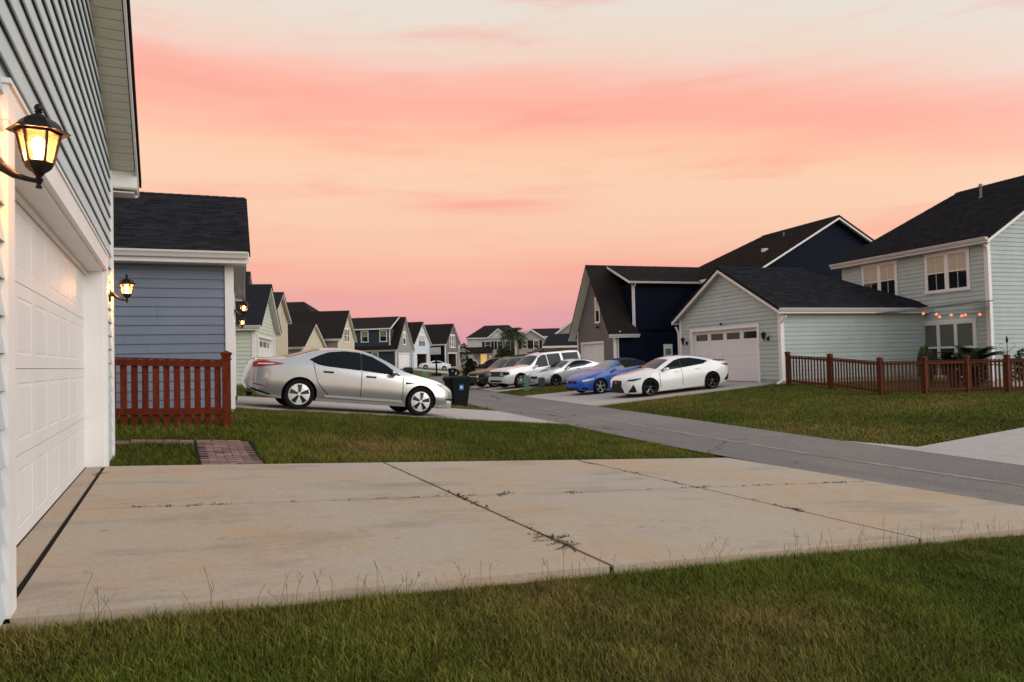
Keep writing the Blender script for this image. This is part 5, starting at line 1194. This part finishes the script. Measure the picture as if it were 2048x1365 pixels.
pl_ = suv_shape(4.9, 1.77, .98, 1.10, 0); l, h, p = place(19.0, 40.6, 184, 2.82)
make_car('parked_car', 'dark bronze suv half hidden left of the white suv', 'suv', l, h, p, pl_, BRON, (1.43,-1.39), .37, .93, .24, 'five', ALLOY, suv_parts(pl_, 4.9, 1.77, 1.10, BRON, -1.42, None), mirror=(.70,1.06,BRON))
GREYB = carpaint('blue_grey_paint', (.03,.034,.042), rough=.3, metal=.2, coat=.3)
ds = suv_shape(5.0, 1.75, .98, 1.10, 0); l, h, p = place(25.0, 56.5, 150, 2.9)
make_car('parked_car', 'dark blue-grey suv rising behind the clipped hedge', 'suv', l, h, p, ds, GREYB, (1.45,-1.45), .37, .93, .24, 'five', ALLOY, suv_parts(ds, 5.0, 1.75, 1.10, GREYB, -1.42, None), mirror=(.70,1.06,GREYB))
# tan pickup, white coupe, far dark car
TAN = carpaint('tan_paint', (.36,.25,.16), rough=.3, metal=.2)
pk = CarShape([(-2.75,.75),(-2.72,1.10),(-2.66,1.14),(-1.2,1.15),(-1.0,1.18),(-.9,1.55),(-.7,1.76),(-.3,1.80),(.3,1.77),(.65,1.62),(1.05,1.28),(1.3,1.16),(2.3,1.08),(2.6,.95),(2.68,.65)],
              [(-2.75,.90),(-2.6,.97),(0,.98),(1.5,.98),(2.2,.95),(2.5,.86),(2.68,.72)], [(-2.75,1.05),(1,1.02),(2.68,.85)], [(-2.75,.55),(-2.4,.45),(0,.38),(2.3,.38),(2.68,.45)], tumble=.3, curve=.1)
pk_parts = [dict(name='windscreen', kind='top', x=(.66,1.2), mat=WSHIELD, off=.006, frac=.92), sidewin('side_window', [(-.85,1.16),(.05,1.12)], [(-.85,1.42),(-.65,1.66),(.05,1.68)]), sidewin('side_window', [(.1,1.12),(1.0,1.08)], [(.1,1.68),(.45,1.60),(1.0,1.12)]),
            dict(name='bed_floor', kind='box', box=((-2.6,-.75,1.13),(-1.1,.75,1.165)), mat=BLACKP), door([(-.9,.45),(1.1,.45)], [(-.9,1.08),(1.1,1.02)], TAN), dict(name='headlight', kind='side', lo=[(2.25,.80),(2.58,.78)], hi=[(2.25,.93),(2.58,.90)], mat=LAMPC, off=.01, nu=6, nv=3), dict(name='tail_light', kind='side', lo=[(-2.70,.80),(-2.58,.80)], hi=[(-2.70,1.08),(-2.58,1.08)], mat=LAMPR, off=.01, nu=3, nv=3)]
l, h, p = place(32.6, 80.2, 155, 3.5)
make_car('parked_car', 'tan pickup truck parked far down the road by the hedge', 'pickup', l, h, p, pk, TAN, (1.75,-1.75), .39, .93, .24, 'five', ALLOY, pk_parts, mirror=(1.0,1.15,BLACKP))
wc_parts = [dict(q) for q in cl_parts]
for q in wc_parts:
    if q['mat'] is SILV2: q['mat'] = WHITE
l, h, p = place(34.6, 99.2, 165, 2.72)
make_car('parked_car', 'small far white coupe in front of the ice blue house', 'car', l, h, p, cl, WHITE, (1.355,-1.355), .32, .85, .22, 'five', ALLOY, wc_parts, mirror=(.62,.88,WHITE))
# ------------------------------------------------------------------ bins, boxes, hoop
BINM = mat('black_bin_plastic', (.006,.009,.008), .6, bump=.1, bscale=50, spec=.1); STICK = mat('blue_sticker', (.02,.10,.36), .5); STARW = mat('white_star', (.75,.75,.75), .5)
def bin_(label, x, y, rz, k=1., sticker=True, lid_open=0.):
    r = thing('wheelie_bin', label, 'bin', (x, y, gz(x, y)-.02), rz)
    mb = MB(); prof = [(0, .24, .26), (.06, .255, .275), (.85, .335, .36), (.92, .345, .375)]; V = []
    def ringpts(a, b, z):
        c = .06; return [(a-c,-b,z),(a,-b+c,z),(a,b-c,z),(a-c,b,z),(-a+c,b,z),(-a,b-c,z),(-a,-b+c,z),(-a+c,-b,z)]
    for z, a, b in prof: V += ringpts(a*k, b*k, z*k)
    mb.add(V, [(i*8+q, i*8+(q+1) % 8, (i+1)*8+(q+1) % 8, (i+1)*8+q) for i in range(3) for q in range(8)] + [tuple(range(8))[::-1]]); mb.build('body', BINM, r)
    mb = MB(); mb.add(ringpts(.365*k,.39*k,.86*k)+ringpts(.37*k,.395*k,.93*k), [(q,(q+1)%8,8+(q+1)%8,8+q) for q in range(8)]); mb.build('rim', BINM, r)
    mb = MB(); V = ringpts(.38*k,.40*k,.93*k)+ringpts(.385*k,.40*k,.965*k)+ringpts(.30*k,.32*k,1.02*k); mb.add(V, [(i*8+q, i*8+(q+1) % 8, (i+1)*8+(q+1) % 8, (i+1)*8+q) for i in range(2) for q in range(8)]+[tuple(range(16,24))]); l = mb.build('lid', BINM, r)
    if lid_open: l.rotation_euler = (0, lid_open, 0); l.location = (-.1, 0, .2)
    mb = MB(); mb.tube([(-.40*k,-.30*k,.97*k),(-.46*k,-.30*k,.99*k),(-.46*k,.30*k,.99*k),(-.40*k,.30*k,.97*k)], .018, 8); mb.build('handle', BINM, r)
    for s in (-1, 1):
        mb = MB(); mb.lathe([(0,-.03),(.12,-.03),(.13,0),(.12,.03),(0,.03)], 18, (-.22*k, s*.30*k, .12), axis='y'); mb.build('wheel', TYRE, r, smooth=40)
    if sticker:
        f = lambda yy, z: (.262*k+(z/k-.10)*.088*k/.75*1.02+.014, yy, z)
        mb = MB(); mb.poly([f(-.09,.60),f(.09,.60),f(.09,.80),f(-.09,.80)]); s = mb.build('sticker', STICK, r)
        mb = MB(); pts = []
        for q in range(10):
            rad = .07 if q % 2 == 0 else .032; a = math.pi/2+q*math.pi/5; p = f(rad*math.cos(a), .71+rad*math.sin(a)); pts.append((p[0]+.004, p[1], p[2]))
        mb.poly(pts); mb.build('star', STARW, s)
    return r
bin_('tall black wheelie bin with blue star sticker at the nose of the silver sedan', 9.3, 24.2, R_(-88), 1.08)
bin_('black bin with tilted lid beyond the silver sedan bonnet', 17.9, 58, R_(-100), 1., True, .3)
bin_('small far black bin beside the tan pickup', 28.3, 75.2, R_(-100))
GBOX = mat('utility_green', (.10,.24,.13), .5); GBOXD = mat('dark_utility_green', (.035,.055,.035), .6)
def gbox(label, x, y, w, h, m, tilt=0.):
    r = thing('utility_pedestal', label, 'utility box', (x, y, gz(x, y)-.04), R_(-25)); mb = MB(); c = .04
    mb.add([(-w/2,-w/2,0),(w/2,-w/2,0),(w/2,w/2,0),(-w/2,w/2,0),(-w/2,-w/2,h-c),(w/2,-w/2,h-c),(w/2,w/2,h-c),(-w/2,w/2,h-c)], [(0,1,5,4),(1,2,6,5),(2,3,7,6),(3,0,4,7)]); mb.build('housing', m, r)
    mb = MB(); q = w/2+.012; mb.box((-q,-q,h-c),(q,q,h-c+.03)); mb.add([(-q,-q,h-.01),(q,-q,h-.01),(q,q,h-.01),(-q,q,h-.01),(-q*.6,-q*.6,h+.02),(q*.6,-q*.6,h+.02),(q*.6,q*.6,h+.02),(-q*.6,q*.6,h+.02)], [(0,1,5,4),(1,2,6,5),(2,3,7,6),(3,0,4,7),(4,5,6,7)]); mb.build('cap', m, r)
    mb = MB(); mb.box((-w*.3,-w/2-.008,h*.35),(w*.3,-w/2-.001,h*.7)); mb.build('door', m, r)
    return r
gbox('bright green utility pedestal on the grass strip before the white suv', 16.6, 33.2, .26, .84, GBOX)
gbox('dull dark green utility box in front of the silver coupe wheel', 17.95, 34.1, .34, .60, GBOXD)
gbox('far green utility pedestal on the lawn before the slate house', 23.9, 71.5, .5, .75, GBOX)
gbox('green utility pedestal just above the silver sedan bonnet', 16.9, 57.6, .4, .6, GBOX)
def hoop():
    x, y = 29.3, 83.4; r = thing('basketball_hoop', 'portable basketball hoop with clear backboard by the far road', 'basketball hoop', (x, y, gz(x, y)), YAW)
    mb = MB(); mb.box((-.6,.2,0),(.6,1.2,.25)); mb.build('base', BINM, r)
    mb = MB(); mb.tube([(0,.6,.2),(0,.5,1.6),(0,.15,2.75)], .11, 10); mb.build('pole', BINM, r)
    mb = MB(); mb.box((-.6,-.03,2.65),(.6,0,3.45)); mb.build('backboard', mat('cloudy_acrylic', (.42,.40,.40), .2), r)
    mb = MB()
    for a, b in (((-.62,-.04,2.63),(.62,-.035,2.68)),((-.62,-.04,3.42),(.62,-.035,3.47)),((-.62,-.04,2.63),(-.57,-.035,3.47)),((.57,-.04,2.63),(.62,-.035,3.47)),((-.25,-.04,2.9),(.25,-.035,2.93)),((-.25,-.04,3.2),(.25,-.035,3.23))): mb.box(a, b)
    mb.build('backboard_lines', TRIM, r)
    mb = MB(); mb.tube([(.22*math.cos(t), -.25+.22*math.sin(t), 2.78) for t in np.linspace(0, 2*math.pi, 17)], .015, 6); mb.build('rim', mat('orange_rim', (.5,.10,.02), .5), r)
hoop()

# ------------------------------------------------------------------ vegetation
LEAF = mat('foliage', (.05,.07,.02), .7, attr='Col', spec=.2); BARK = mat('bark', (.09,.065,.045), .95, var=.35, scale=12, bump=.6, bscale=30)
def leaf_mesh(name, pts, size, cols, seed=0, aspect=.5, up=.3):
    rr = np.random.default_rng(seed); n = len(pts); d = rr.normal(size=(n, 3)); d[:, 2] += up; d /= np.linalg.norm(d, axis=1)[:, None]
    s = rr.normal(size=(n, 3)); s -= (s*d).sum(1)[:, None]*d; s /= np.linalg.norm(s, axis=1)[:, None]; L = (size*rr.uniform(.6, 1.3, n))[:, None]; w = L*aspect
    V = np.stack([pts-d*L*.5, pts+s*w*.5, pts+d*L*.5, pts-s*w*.5], 1).reshape(-1, 3); F = np.arange(n*4).reshape(n, 4)
    c = np.array(cols)[rr.integers(0, len(cols), n)]*rr.uniform(.55, 1.4, n)[:, None]; return np_mesh(name, V, F, LEAF, np.repeat(c, 4, 0))
def ball_pts(n, c, r, seed, shell=.55):
    rr = np.random.default_rng(seed); d = rr.normal(size=(n, 3)); d /= np.linalg.norm(d, axis=1)[:, None]; k = rr.uniform(shell**3, 1, n)**(1/3); return np.array(c)+d*k[:, None]*np.array(r)
def clump_pts(n, blobs, seed):
    rr = np.random.default_rng(seed); w = np.array([b[1][0]*b[1][1]*b[1][2] for b in blobs])**.7; w /= w.sum(); P = [ball_pts(max(4, int(n*wi)), b[0], b[1], seed+i) for i, (b, wi) in enumerate(zip(blobs, w))]; return np.concatenate(P)
def plant(name, label, cat, loc, pts, size, cols, seed=0, stems=None, stem_r=.03, aspect=.5, rz=0.):
    r = thing(name, label, cat, loc, rz)
    o = bpy.data.objects.new('foliage', leaf_mesh('foliage', pts, size, cols, seed, aspect)); COL.objects.link(o); o.parent = r
    mb = MB()
    for s in (stems or [[(0,0,-.1),(0,0,float(pts[:,2].mean()))]]): mb.tube(s, [stem_r]+[stem_r*.6]*(len(s)-1), 7)
    mb.build('trunk' if 'tree' in name else 'stem', BARK, r); return r
DKGR = [(.020,.032,.010),(.030,.045,.012),(.045,.060,.018),(.060,.045,.018)]
rr0 = np.random.default_rng(5)
hp = rr0.uniform(-1, 1, (4200, 3))*np.array([1.5,.75,.62])*rr0.choice([.75,.9,1.,1.04], 4200)[:, None] + np.array([0,0,.72])
plant('clipped_hedge', 'dark clipped hedge in front of the blue-grey suv', 'hedge', (20.6, 48.3, gz(20.6, 48.3)), hp, .15, [(.03,.032,.012),(.05,.042,.018),(.035,.028,.014)], 1, rz=YAW)
t = rr0.uniform(0, 1, 3600); an = rr0.uniform(0, 2*math.pi, 3600); ra = .42*np.sqrt(rr0.uniform(.3, 1, 3600))*np.clip(1.15-t, 0, 1)**.6*np.minimum(1, .55+t*3)
plant('conical_evergreen', 'dark narrow evergreen standing behind the tall wheelie bin', 'shrub', (18.2, 44.9, gz(18.2, 44.9)), np.stack([ra*np.cos(an), ra*np.sin(an), .08+1.75*t], 1), .17, [(.012,.022,.010),(.020,.030,.012)], 2)
wr = thing('board_screen', 'tan board screen between the evergreen and the bronze suv', 'screen', (18.25, 43.4, gz(18.25, 43.4)), YAW)
WOODT = mat('tan_boards', (.20,.13,.08), .8, var=.2, scale=5, orand=.15)
for k in range(4): mb = MB(); mb.box((-.24+k*.125,-.015,-.05),(-.125+k*.125,.015,1.15+(.03 if k % 2 else 0))); mb.build('board', WOODT, wr)
for z in (.25, .9): mb = MB(); mb.box((-.25,.016,z),(.27,.05,z+.08)); mb.build('rail', WOODT, wr)
def palm(label, x, y, h, n=22, L=1.5, seed=3):
    r = thing('palm_tree', label, 'palm', (x, y, gz(x, y))); mb = MB(); mb.tube([(0,0,-.2),(.05,0,h*.5),(0,.05,h)], [.20,.16,.17], 10); mb.build('trunk', BARK, r); rr = random.Random(seed)
    for k in range(n):
        a = k*2.4+rr.uniform(-.2,.2); e = rr.uniform(-.5, 1.2); V = []; F = []; C = []; P = []
        for i in range(9):
            s = i/8; rad = L*s*math.cos(e)*(1-.1*s); z = L*s*math.sin(e) - .75*L*s*s*(.7 if e > .3 else .45); P.append(Vector((rad*math.cos(a), rad*math.sin(a), h+z)))
        side = Vector((-math.sin(a), math.cos(a), 0)); c = np.array((.035,.055,.018))*rr.uniform(.6, 1.5)
        for i in range(3, 9):
            for sg in (-1, 1):
                for q in (0, .5):
                    b = P[i-1].lerp(P[i], q); d = (P[i]-P[i-1]).normalized(); tip = b + side*sg*(.42*L*(1-.4*abs(i/8-.6))) + d*.28*L - Vector((0,0,.12*L)); w = d*.05*L
                    k0 = len(V); V += [b-w*.5, b+w*.5, tip]; F.append((k0, k0+1, k0+2)); C += [c]*3
        o = bpy.data.objects.new('frond', np_mesh('frond', np.array(V), np.array(F), LEAF, np.array(C))); COL.objects.link(o); o.parent = r
    return r
palm('palm tree with shaggy crown between the white and tan far houses', 37.0, 77.4, 4.5, 34, 2.0)
plant('small_tree', 'dark leafy small tree below the palm', 'tree', (34.2, 73.6, gz(34.2, 73.6)), clump_pts(2600, [((0,0,1.5),(1.0,1.0,1.2)),((.5,.2,2.4),(.7,.7,.7)),((-.5,0,2.2),(.6,.6,.7))], 4), .22, DKGR, 4)
plant('flowering_shrub', 'brownish blooming shrub behind the white suv roof', 'shrub', (41.0, 77.5, gz(41, 77.5)), clump_pts(2600, [((0,0,1.5),(1.6,1.0,1.2)),((1.6,0,1.3),(1.2,.9,1.0)),((-1.2,0,1.2),(1.0,.8,1.0))], 6), .20, [(.06,.06,.02),(.12,.08,.05),(.16,.11,.09),(.04,.05,.015)], 6)
plant('small_tree', 'slim dark shrub against the white house wing', 'tree', (47.5, 120, gz(47.5, 120)), clump_pts(700, [((0,0,2.2),(.9,.9,2.0))], 8), .3, DKGR, 8)
# patio planting behind the brown fence
def fern(label, x, y, z0, n, L, seed, name='potted_palm', cols=(.020,.035,.012)):
    r = thing(name, label, 'plant', (x, y, gz(x, y))); rr = random.Random(seed)
    mb = MB(); mb.lathe([(.16,0),(.22,z0-.05),(.23,z0),(.20,z0),(.19,z0-.06),(0,z0-.06)], 14); mb.build('pot', mat('dark_pot', (.05,.03,.025), .6), r, smooth=40)
    for k in range(n):
        a = rr.uniform(0, 6.28); e = rr.uniform(.5, 1.4); ln = L*rr.uniform(.7, 1.1); V = []; F = []; C = []; P = []
        for i in range(9):
            s = i/8; rad = ln*s*math.cos(e)*(1+.2*s); z = ln*s*math.sin(e) - .45*ln*s*s; P.append(Vector((rad*math.cos(a), rad*math.sin(a), z0+z)))
        side = Vector((-math.sin(a), math.cos(a), 0)); c = np.array(cols)*rr.uniform(.5, 1.6)
        for i in range(2, 9):
            for sg in (-1, 1):
                for q in (0, .33, .66):
                    b = P[i-1].lerp(P[i], q); d = (P[i]-P[i-1]).normalized(); tip = b + side*sg*(.24*ln*(1.1-abs(i/8-.45))) + d*.14*ln - Vector((0,0,.05*ln)); w = d*.022*ln
                    k0 = len(V); V += [b-w, b+w, tip]; F.append((k0, k0+1, k0+2)); C += [c]*3
        o = bpy.data.objects.new('frond', np_mesh('frond', np.array(V), np.array(F), LEAF, np.array(C))); COL.objects.link(o); o.parent = r
fern('arching potted palm by the aqua house patio window, behind the brown fence', 26.5, 16.5, .75, 26, 1.55, 1)
fern('darker potted palm left of the arching one on the patio', 25.9, 16.8, .7, 20, 1.25, 2)
plant('patio_shrub', 'leafy shrub at the aqua garage corner of the patio', 'shrub', (25.3, 17.4, gz(25.3, 17.4)), clump_pts(1500, [((0,0,.8),(.32,.3,.75)),((.1,.1,1.2),(.25,.2,.45))], 11), .10, [(.04,.06,.015),(.07,.09,.03)], 11)
plant('patio_shrub', 'dark flowering pot shrub in front of the patio window', 'shrub', (25.95, 16.2, gz(25.95, 16.2)), clump_pts(1500, [((0,0,.75),(.5,.4,.6)),((.5,0,.6),(.4,.3,.5))], 12), .10, [(.012,.016,.008),(.02,.02,.010),(.03,.015,.012)], 12)
plant('patio_shrub', 'green bush over the brown fence at the right edge', 'shrub', (28.0, 15.4, gz(28, 15.4)), clump_pts(2000, [((0,0,.9),(.55,.4,.6)),((.6,-.2,1.4),(.5,.4,.7)),((-.5,.1,.7),(.5,.3,.45))], 13), .11, [(.05,.08,.015),(.08,.11,.03),(.03,.05,.012)], 13)
gs = thing('garden_stake', 'black iron garden stake with curled arms by the aqua house corner', 'garden stake', (27.45, 15.75, gz(27.45, 15.75)), R_(-50))
mb = MB(); mb.tube([(0,0,0),(0,0,1.75)], .012, 6); mb.build('rod', IRON, gs)
for s in (-1, 1): mb = MB(); mb.tube([(0,0,1.35),(s*.12,0,1.42),(s*.24,0,1.55),(s*.22,0,1.66),(s*.14,0,1.62)], .008, 6); mb.build('curled_arm', IRON, gs)
mb = MB(); mb.lathe([(0,1.95),(.03,1.85),(.045,1.75),(.02,1.68),(0,1.66)], 8); mb.build('finial', IRON, gs)

# ------------------------------------------------------------------ grass
GRASS = mat('grass_blades', (.05,.06,.015), .75, attr='Col', spec=.15)
def vnoise(x, y, s, seed):
    rr = np.random.default_rng(seed); G = rr.random((64, 64)); u, v = x/s % 64, y/s % 64; i, j = u.astype(int), v.astype(int); fu, fv = u-i, v-j; fu, fv = fu*fu*(3-2*fu), fv*fv*(3-2*fv); i2, j2 = (i+1) % 64, (j+1) % 64
    return (G[i,j]*(1-fu)+G[i2,j]*fu)*(1-fv)+(G[i,j2]*(1-fu)+G[i2,j2]*fu)*fv
def in_poly(x, y, P):
    c = np.zeros(len(x), bool); n = len(P)
    for i in range(n):
        (x1, y1), (x2, y2) = P[i], P[(i+1) % n]; k = ((y1 > y) != (y2 > y)) & (x < (x2-x1)*(y-y1)/((y2-y1) or 1e-9)+x1); c ^= k
    return c
def grass(name, label, poly, dens, h, w, seed, dry=.3, excl=(), tall=None, seg=2):
    rr = np.random.default_rng(seed); P = np.array(poly); lo, hi = P.min(0), P.max(0); n = int((hi-lo).prod()*dens); x = rr.uniform(lo[0], hi[0], n); y = rr.uniform(lo[1], hi[1], n); k = in_poly(x, y, poly)
    for e in excl: k &= ~in_poly(x, y, e)
    x, y = x[k], y[k]; n = len(x); z = gza(x, y)-.04
    c1, c2, c3 = vnoise(x, y, .9, seed+1), vnoise(x, y, .25, seed+2), vnoise(x, y, 2.6, seed+3)
    H = h*(.45+.9*rr.random(n))*(.7+.6*c2); Wd = w*rr.uniform(.6, 1.3, n); a = rr.uniform(0, 2*math.pi, n); lean = rr.uniform(.15, .95, n)*H; la = a+rr.uniform(-.8, .8, n)+math.pi/2
    if tall is not None:
        m = tall(x, y, rr); H = np.where(m, H*rr.uniform(1.8, 3.0, n), H); Wd = np.where(m, Wd*.6, Wd); lean = np.where(m, lean*.9, lean)
    g = np.array([(.092,.116,.009),(.140,.150,.016),(.050,.074,.006)]); d = np.array([(.19,.115,.035),(.24,.175,.06),(.15,.075,.028)])
    pd = np.clip(dry + (c1-.5)*.9 + (c3-.5)*.9 + rr.normal(0, .22, n), 0, 1)[:, None]
    C = g[rr.integers(0, 3, n)]*(1-pd) + d[rr.integers(0, 3, n)]*pd; C *= rr.uniform(.55, 1.4, n)[:, None]*(.75+.5*c2)[:, None]*(.7+.6*c3)[:, None]
    if tall is not None: C = np.where(m[:, None], d[1]*rr.uniform(.5, 1.1, n)[:, None], C)
    ux, uy = np.cos(a)*Wd/2, np.sin(a)*Wd/2; lx_, ly_ = np.cos(la)*lean, np.sin(la)*lean
    V = np.empty((n, 5, 3)); V[:,0] = np.stack([x-ux, y-uy, z], 1); V[:,1] = np.stack([x+ux, y+uy, z], 1)
    V[:,2] = np.stack([x+ux*.8+lx_*.3, y+uy*.8+ly_*.3, z+H*.55], 1); V[:,3] = np.stack([x-ux*.8+lx_*.3, y-uy*.8+ly_*.3, z+H*.55], 1); V[:,4] = np.stack([x+lx_, y+ly_, z+H*.93], 1)
    b = np.arange(n)[:, None]*5; F = np.concatenate([b+[0,1,2], b+[0,2,3], b+[3,2,4]], 1).reshape(-1, 3)
    o = bpy.data.objects.new(name, np_mesh(name, V.reshape(-1, 3), F, GRASS, np.repeat(C, 5, 0))); COL.objects.link(o); return tag(o, label, 'grass', kind='stuff')
grass('lawn_grass', 'rough foreground lawn in front of the concrete driveway', [(-1.2,2.2),(.4,1.6),(3.2,.9),(8.05,1.0),(8.1,3.70),(-1.2,3.70)], 20500, .048, .0042, 1, dry=.11, tall=lambda x, y, rr: (y > 3.42) & (rr.random(len(x)) < .012))
grass('lawn_grass', 'patchy green and rusty lawn between our driveway and the silver sedan', [(-.95,9.12),(8.12,9.12),(8.48,11.8),(9.05,16.0),(1.2,15.96),(1.0,14.7),(-3.2,14.7),(-3.2,10.3),(-.6,10.3)], 3600, .085, .007, 2, dry=.30, excl=[[(.27,9.0),(1.02,9.0),(1.06,11.28),(-.75,11.28),(-.75,10.98),(.27,10.98)]])
grass('lawn_grass', 'mown sloping lawn right of the road below the brown fence', [(11.52,9.75),(11.8,11.5),(12.4,14.8),(13.45,21.6),(21.8,20.9),(22.2,17),(29,14),(31,10),(19.2,8.8),(11.75,8.35)], 1000, .06, .013, 3, dry=.13)
grass('lawn_grass', 'grass strip between the two driveways across the road', [(14.85,30.1),(15.75,35.1),(26.3,34.0),(22.6,28.0)], 700, .09, .018, 4, dry=.15)
grass('lawn_grass', 'small grass patch under the tall wheelie bin', [(9.85,22),(11.3,30),(12.0,32.9),(3.4,34.1),(2.4,30),(1.2,22)], 500, .09, .018, 5, dry=.25)
# weeds creeping along the driveway joints
def weeds():
    rr = np.random.default_rng(9); P = []; 
    def line(a, b, clusters):
        a, b = np.array(a), np.array(b); L = np.linalg.norm(b-a)
        for (t, spread, n, out) in clusters:
            dj = (b-a)/L
            for _ in range(max(2, n//7)):              # each runner creeps out of the joint, leaves along it
                s = float(np.clip(t+rr.normal(0, spread)/L, 0, 1)); p = a+(b-a)*s; an = math.atan2(dj[1], dj[0])+rr.choice([0, math.pi])+rr.normal(0, .35+out*12); ln = rr.uniform(.03, .06+out*5)
                for k in range(int(ln/.009)):
                    an += rr.normal(0, .16); p = p+np.array([math.cos(an), math.sin(an)])*.009; P.append((p+rr.normal(0, .004, 2))[None])
    line((-.3,6.39),(8.1,6.41), [(.06,.22,110,.012),(.20,.35,50,.006),(.32,.30,60,.008),(.385,.10,70,.022),(.47,.06,40,.03),(.66,.25,60,.012),(.80,.45,110,.018),(.93,.3,70,.014)])
    line((2.43,3.8),(2.43,9.05), [(.13,.16,170,.035),(.24,.15,40,.008),(.42,.10,70,.02),(.50,.13,110,.022),(.66,.1,40,.012),(.86,.3,40,.006)])
    line((5.30,3.8),(5.30,9.05), [(.22,.12,90,.022),(.35,.2,30,.008),(.55,.2,60,.012),(.72,.15,50,.012),(.92,.2,90,.02)])
    line((-.684,3.9),(-.684,9.05), [(.86,.06,60,.02)])
    q = np.concatenate(P); n = len(q); z = gza(q[:,0], q[:,1])+.022+np.abs(rr.normal(0, .005, n)); pts = np.stack([q[:,0], q[:,1], z], 1)
    me = leaf_mesh('joint_weeds', pts, .022, [(.085,.034,.030),(.10,.050,.034),(.06,.032,.024),(.055,.075,.022)], 5, .28, -.05); o = bpy.data.objects.new('joint_weeds', me); COL.objects.link(o)
    tag(o, 'reddish weeds creeping along the driveway joints', 'weeds', kind='stuff')
weeds()
# long seed stalks leaning over the driveway from the lawn edge
def stalks():
    rr = random.Random(4); mb = MB(); V = []; F = []; C = []
    for k in range(150):
        x = rr.uniform(-.4, 7.9) if k % 3 else rr.choice([.6, 1.3, 3.9, 4.7, 5.4, 6.1, 6.8, 7.3])+rr.gauss(0, .22); y = 3.70+rr.uniform(-.10,.03); z = gz(x, y)-.02; H = rr.uniform(.07,.15) if rr.random() < .7 else rr.uniform(.14,.23); a = rr.uniform(0, 6.28); ln = rr.uniform(.01,.12)
        P = [Vector((x+math.cos(a)*ln*s*s, y+math.sin(a)*ln*s*s, z+H*s)) for s in (0,.4,.75,1)]; w = .0010; c = (.16*rr.uniform(.6,1.2), .11, .06)
        heads = [(P, w)]
        for q in range(rr.choice([0,0,1,1,2])):
            b = P[2].lerp(P[3], rr.uniform(-.3, .9)); aa = rr.uniform(0, 6.28); l2 = rr.uniform(.02,.05); heads.append(([b, b+Vector((math.cos(aa)*l2*.35, math.sin(aa)*l2*.35, l2*.9))], .0011))
        for pts, ww in heads:
            for p, q in zip(pts[:-1], pts[1:]):
                k0 = len(V); V += [p+Vector((ww,-ww*.4,0)), p-Vector((ww,-ww*.4,0)), q-Vector((ww*.8,-ww*.3,0)), q+Vector((ww*.8,-ww*.3,0))]; F.append((k0,k0+1,k0+2,k0+3)); C += [c]*4
    o = bpy.data.objects.new('seed_stalks', np_mesh('seed_stalks', np.array(V), np.array(F), GRASS, np.array(C))); COL.objects.link(o); tag(o, 'dry seed stalks rising along the foreground lawn edge', 'grass stalks', kind='stuff')
stalks()
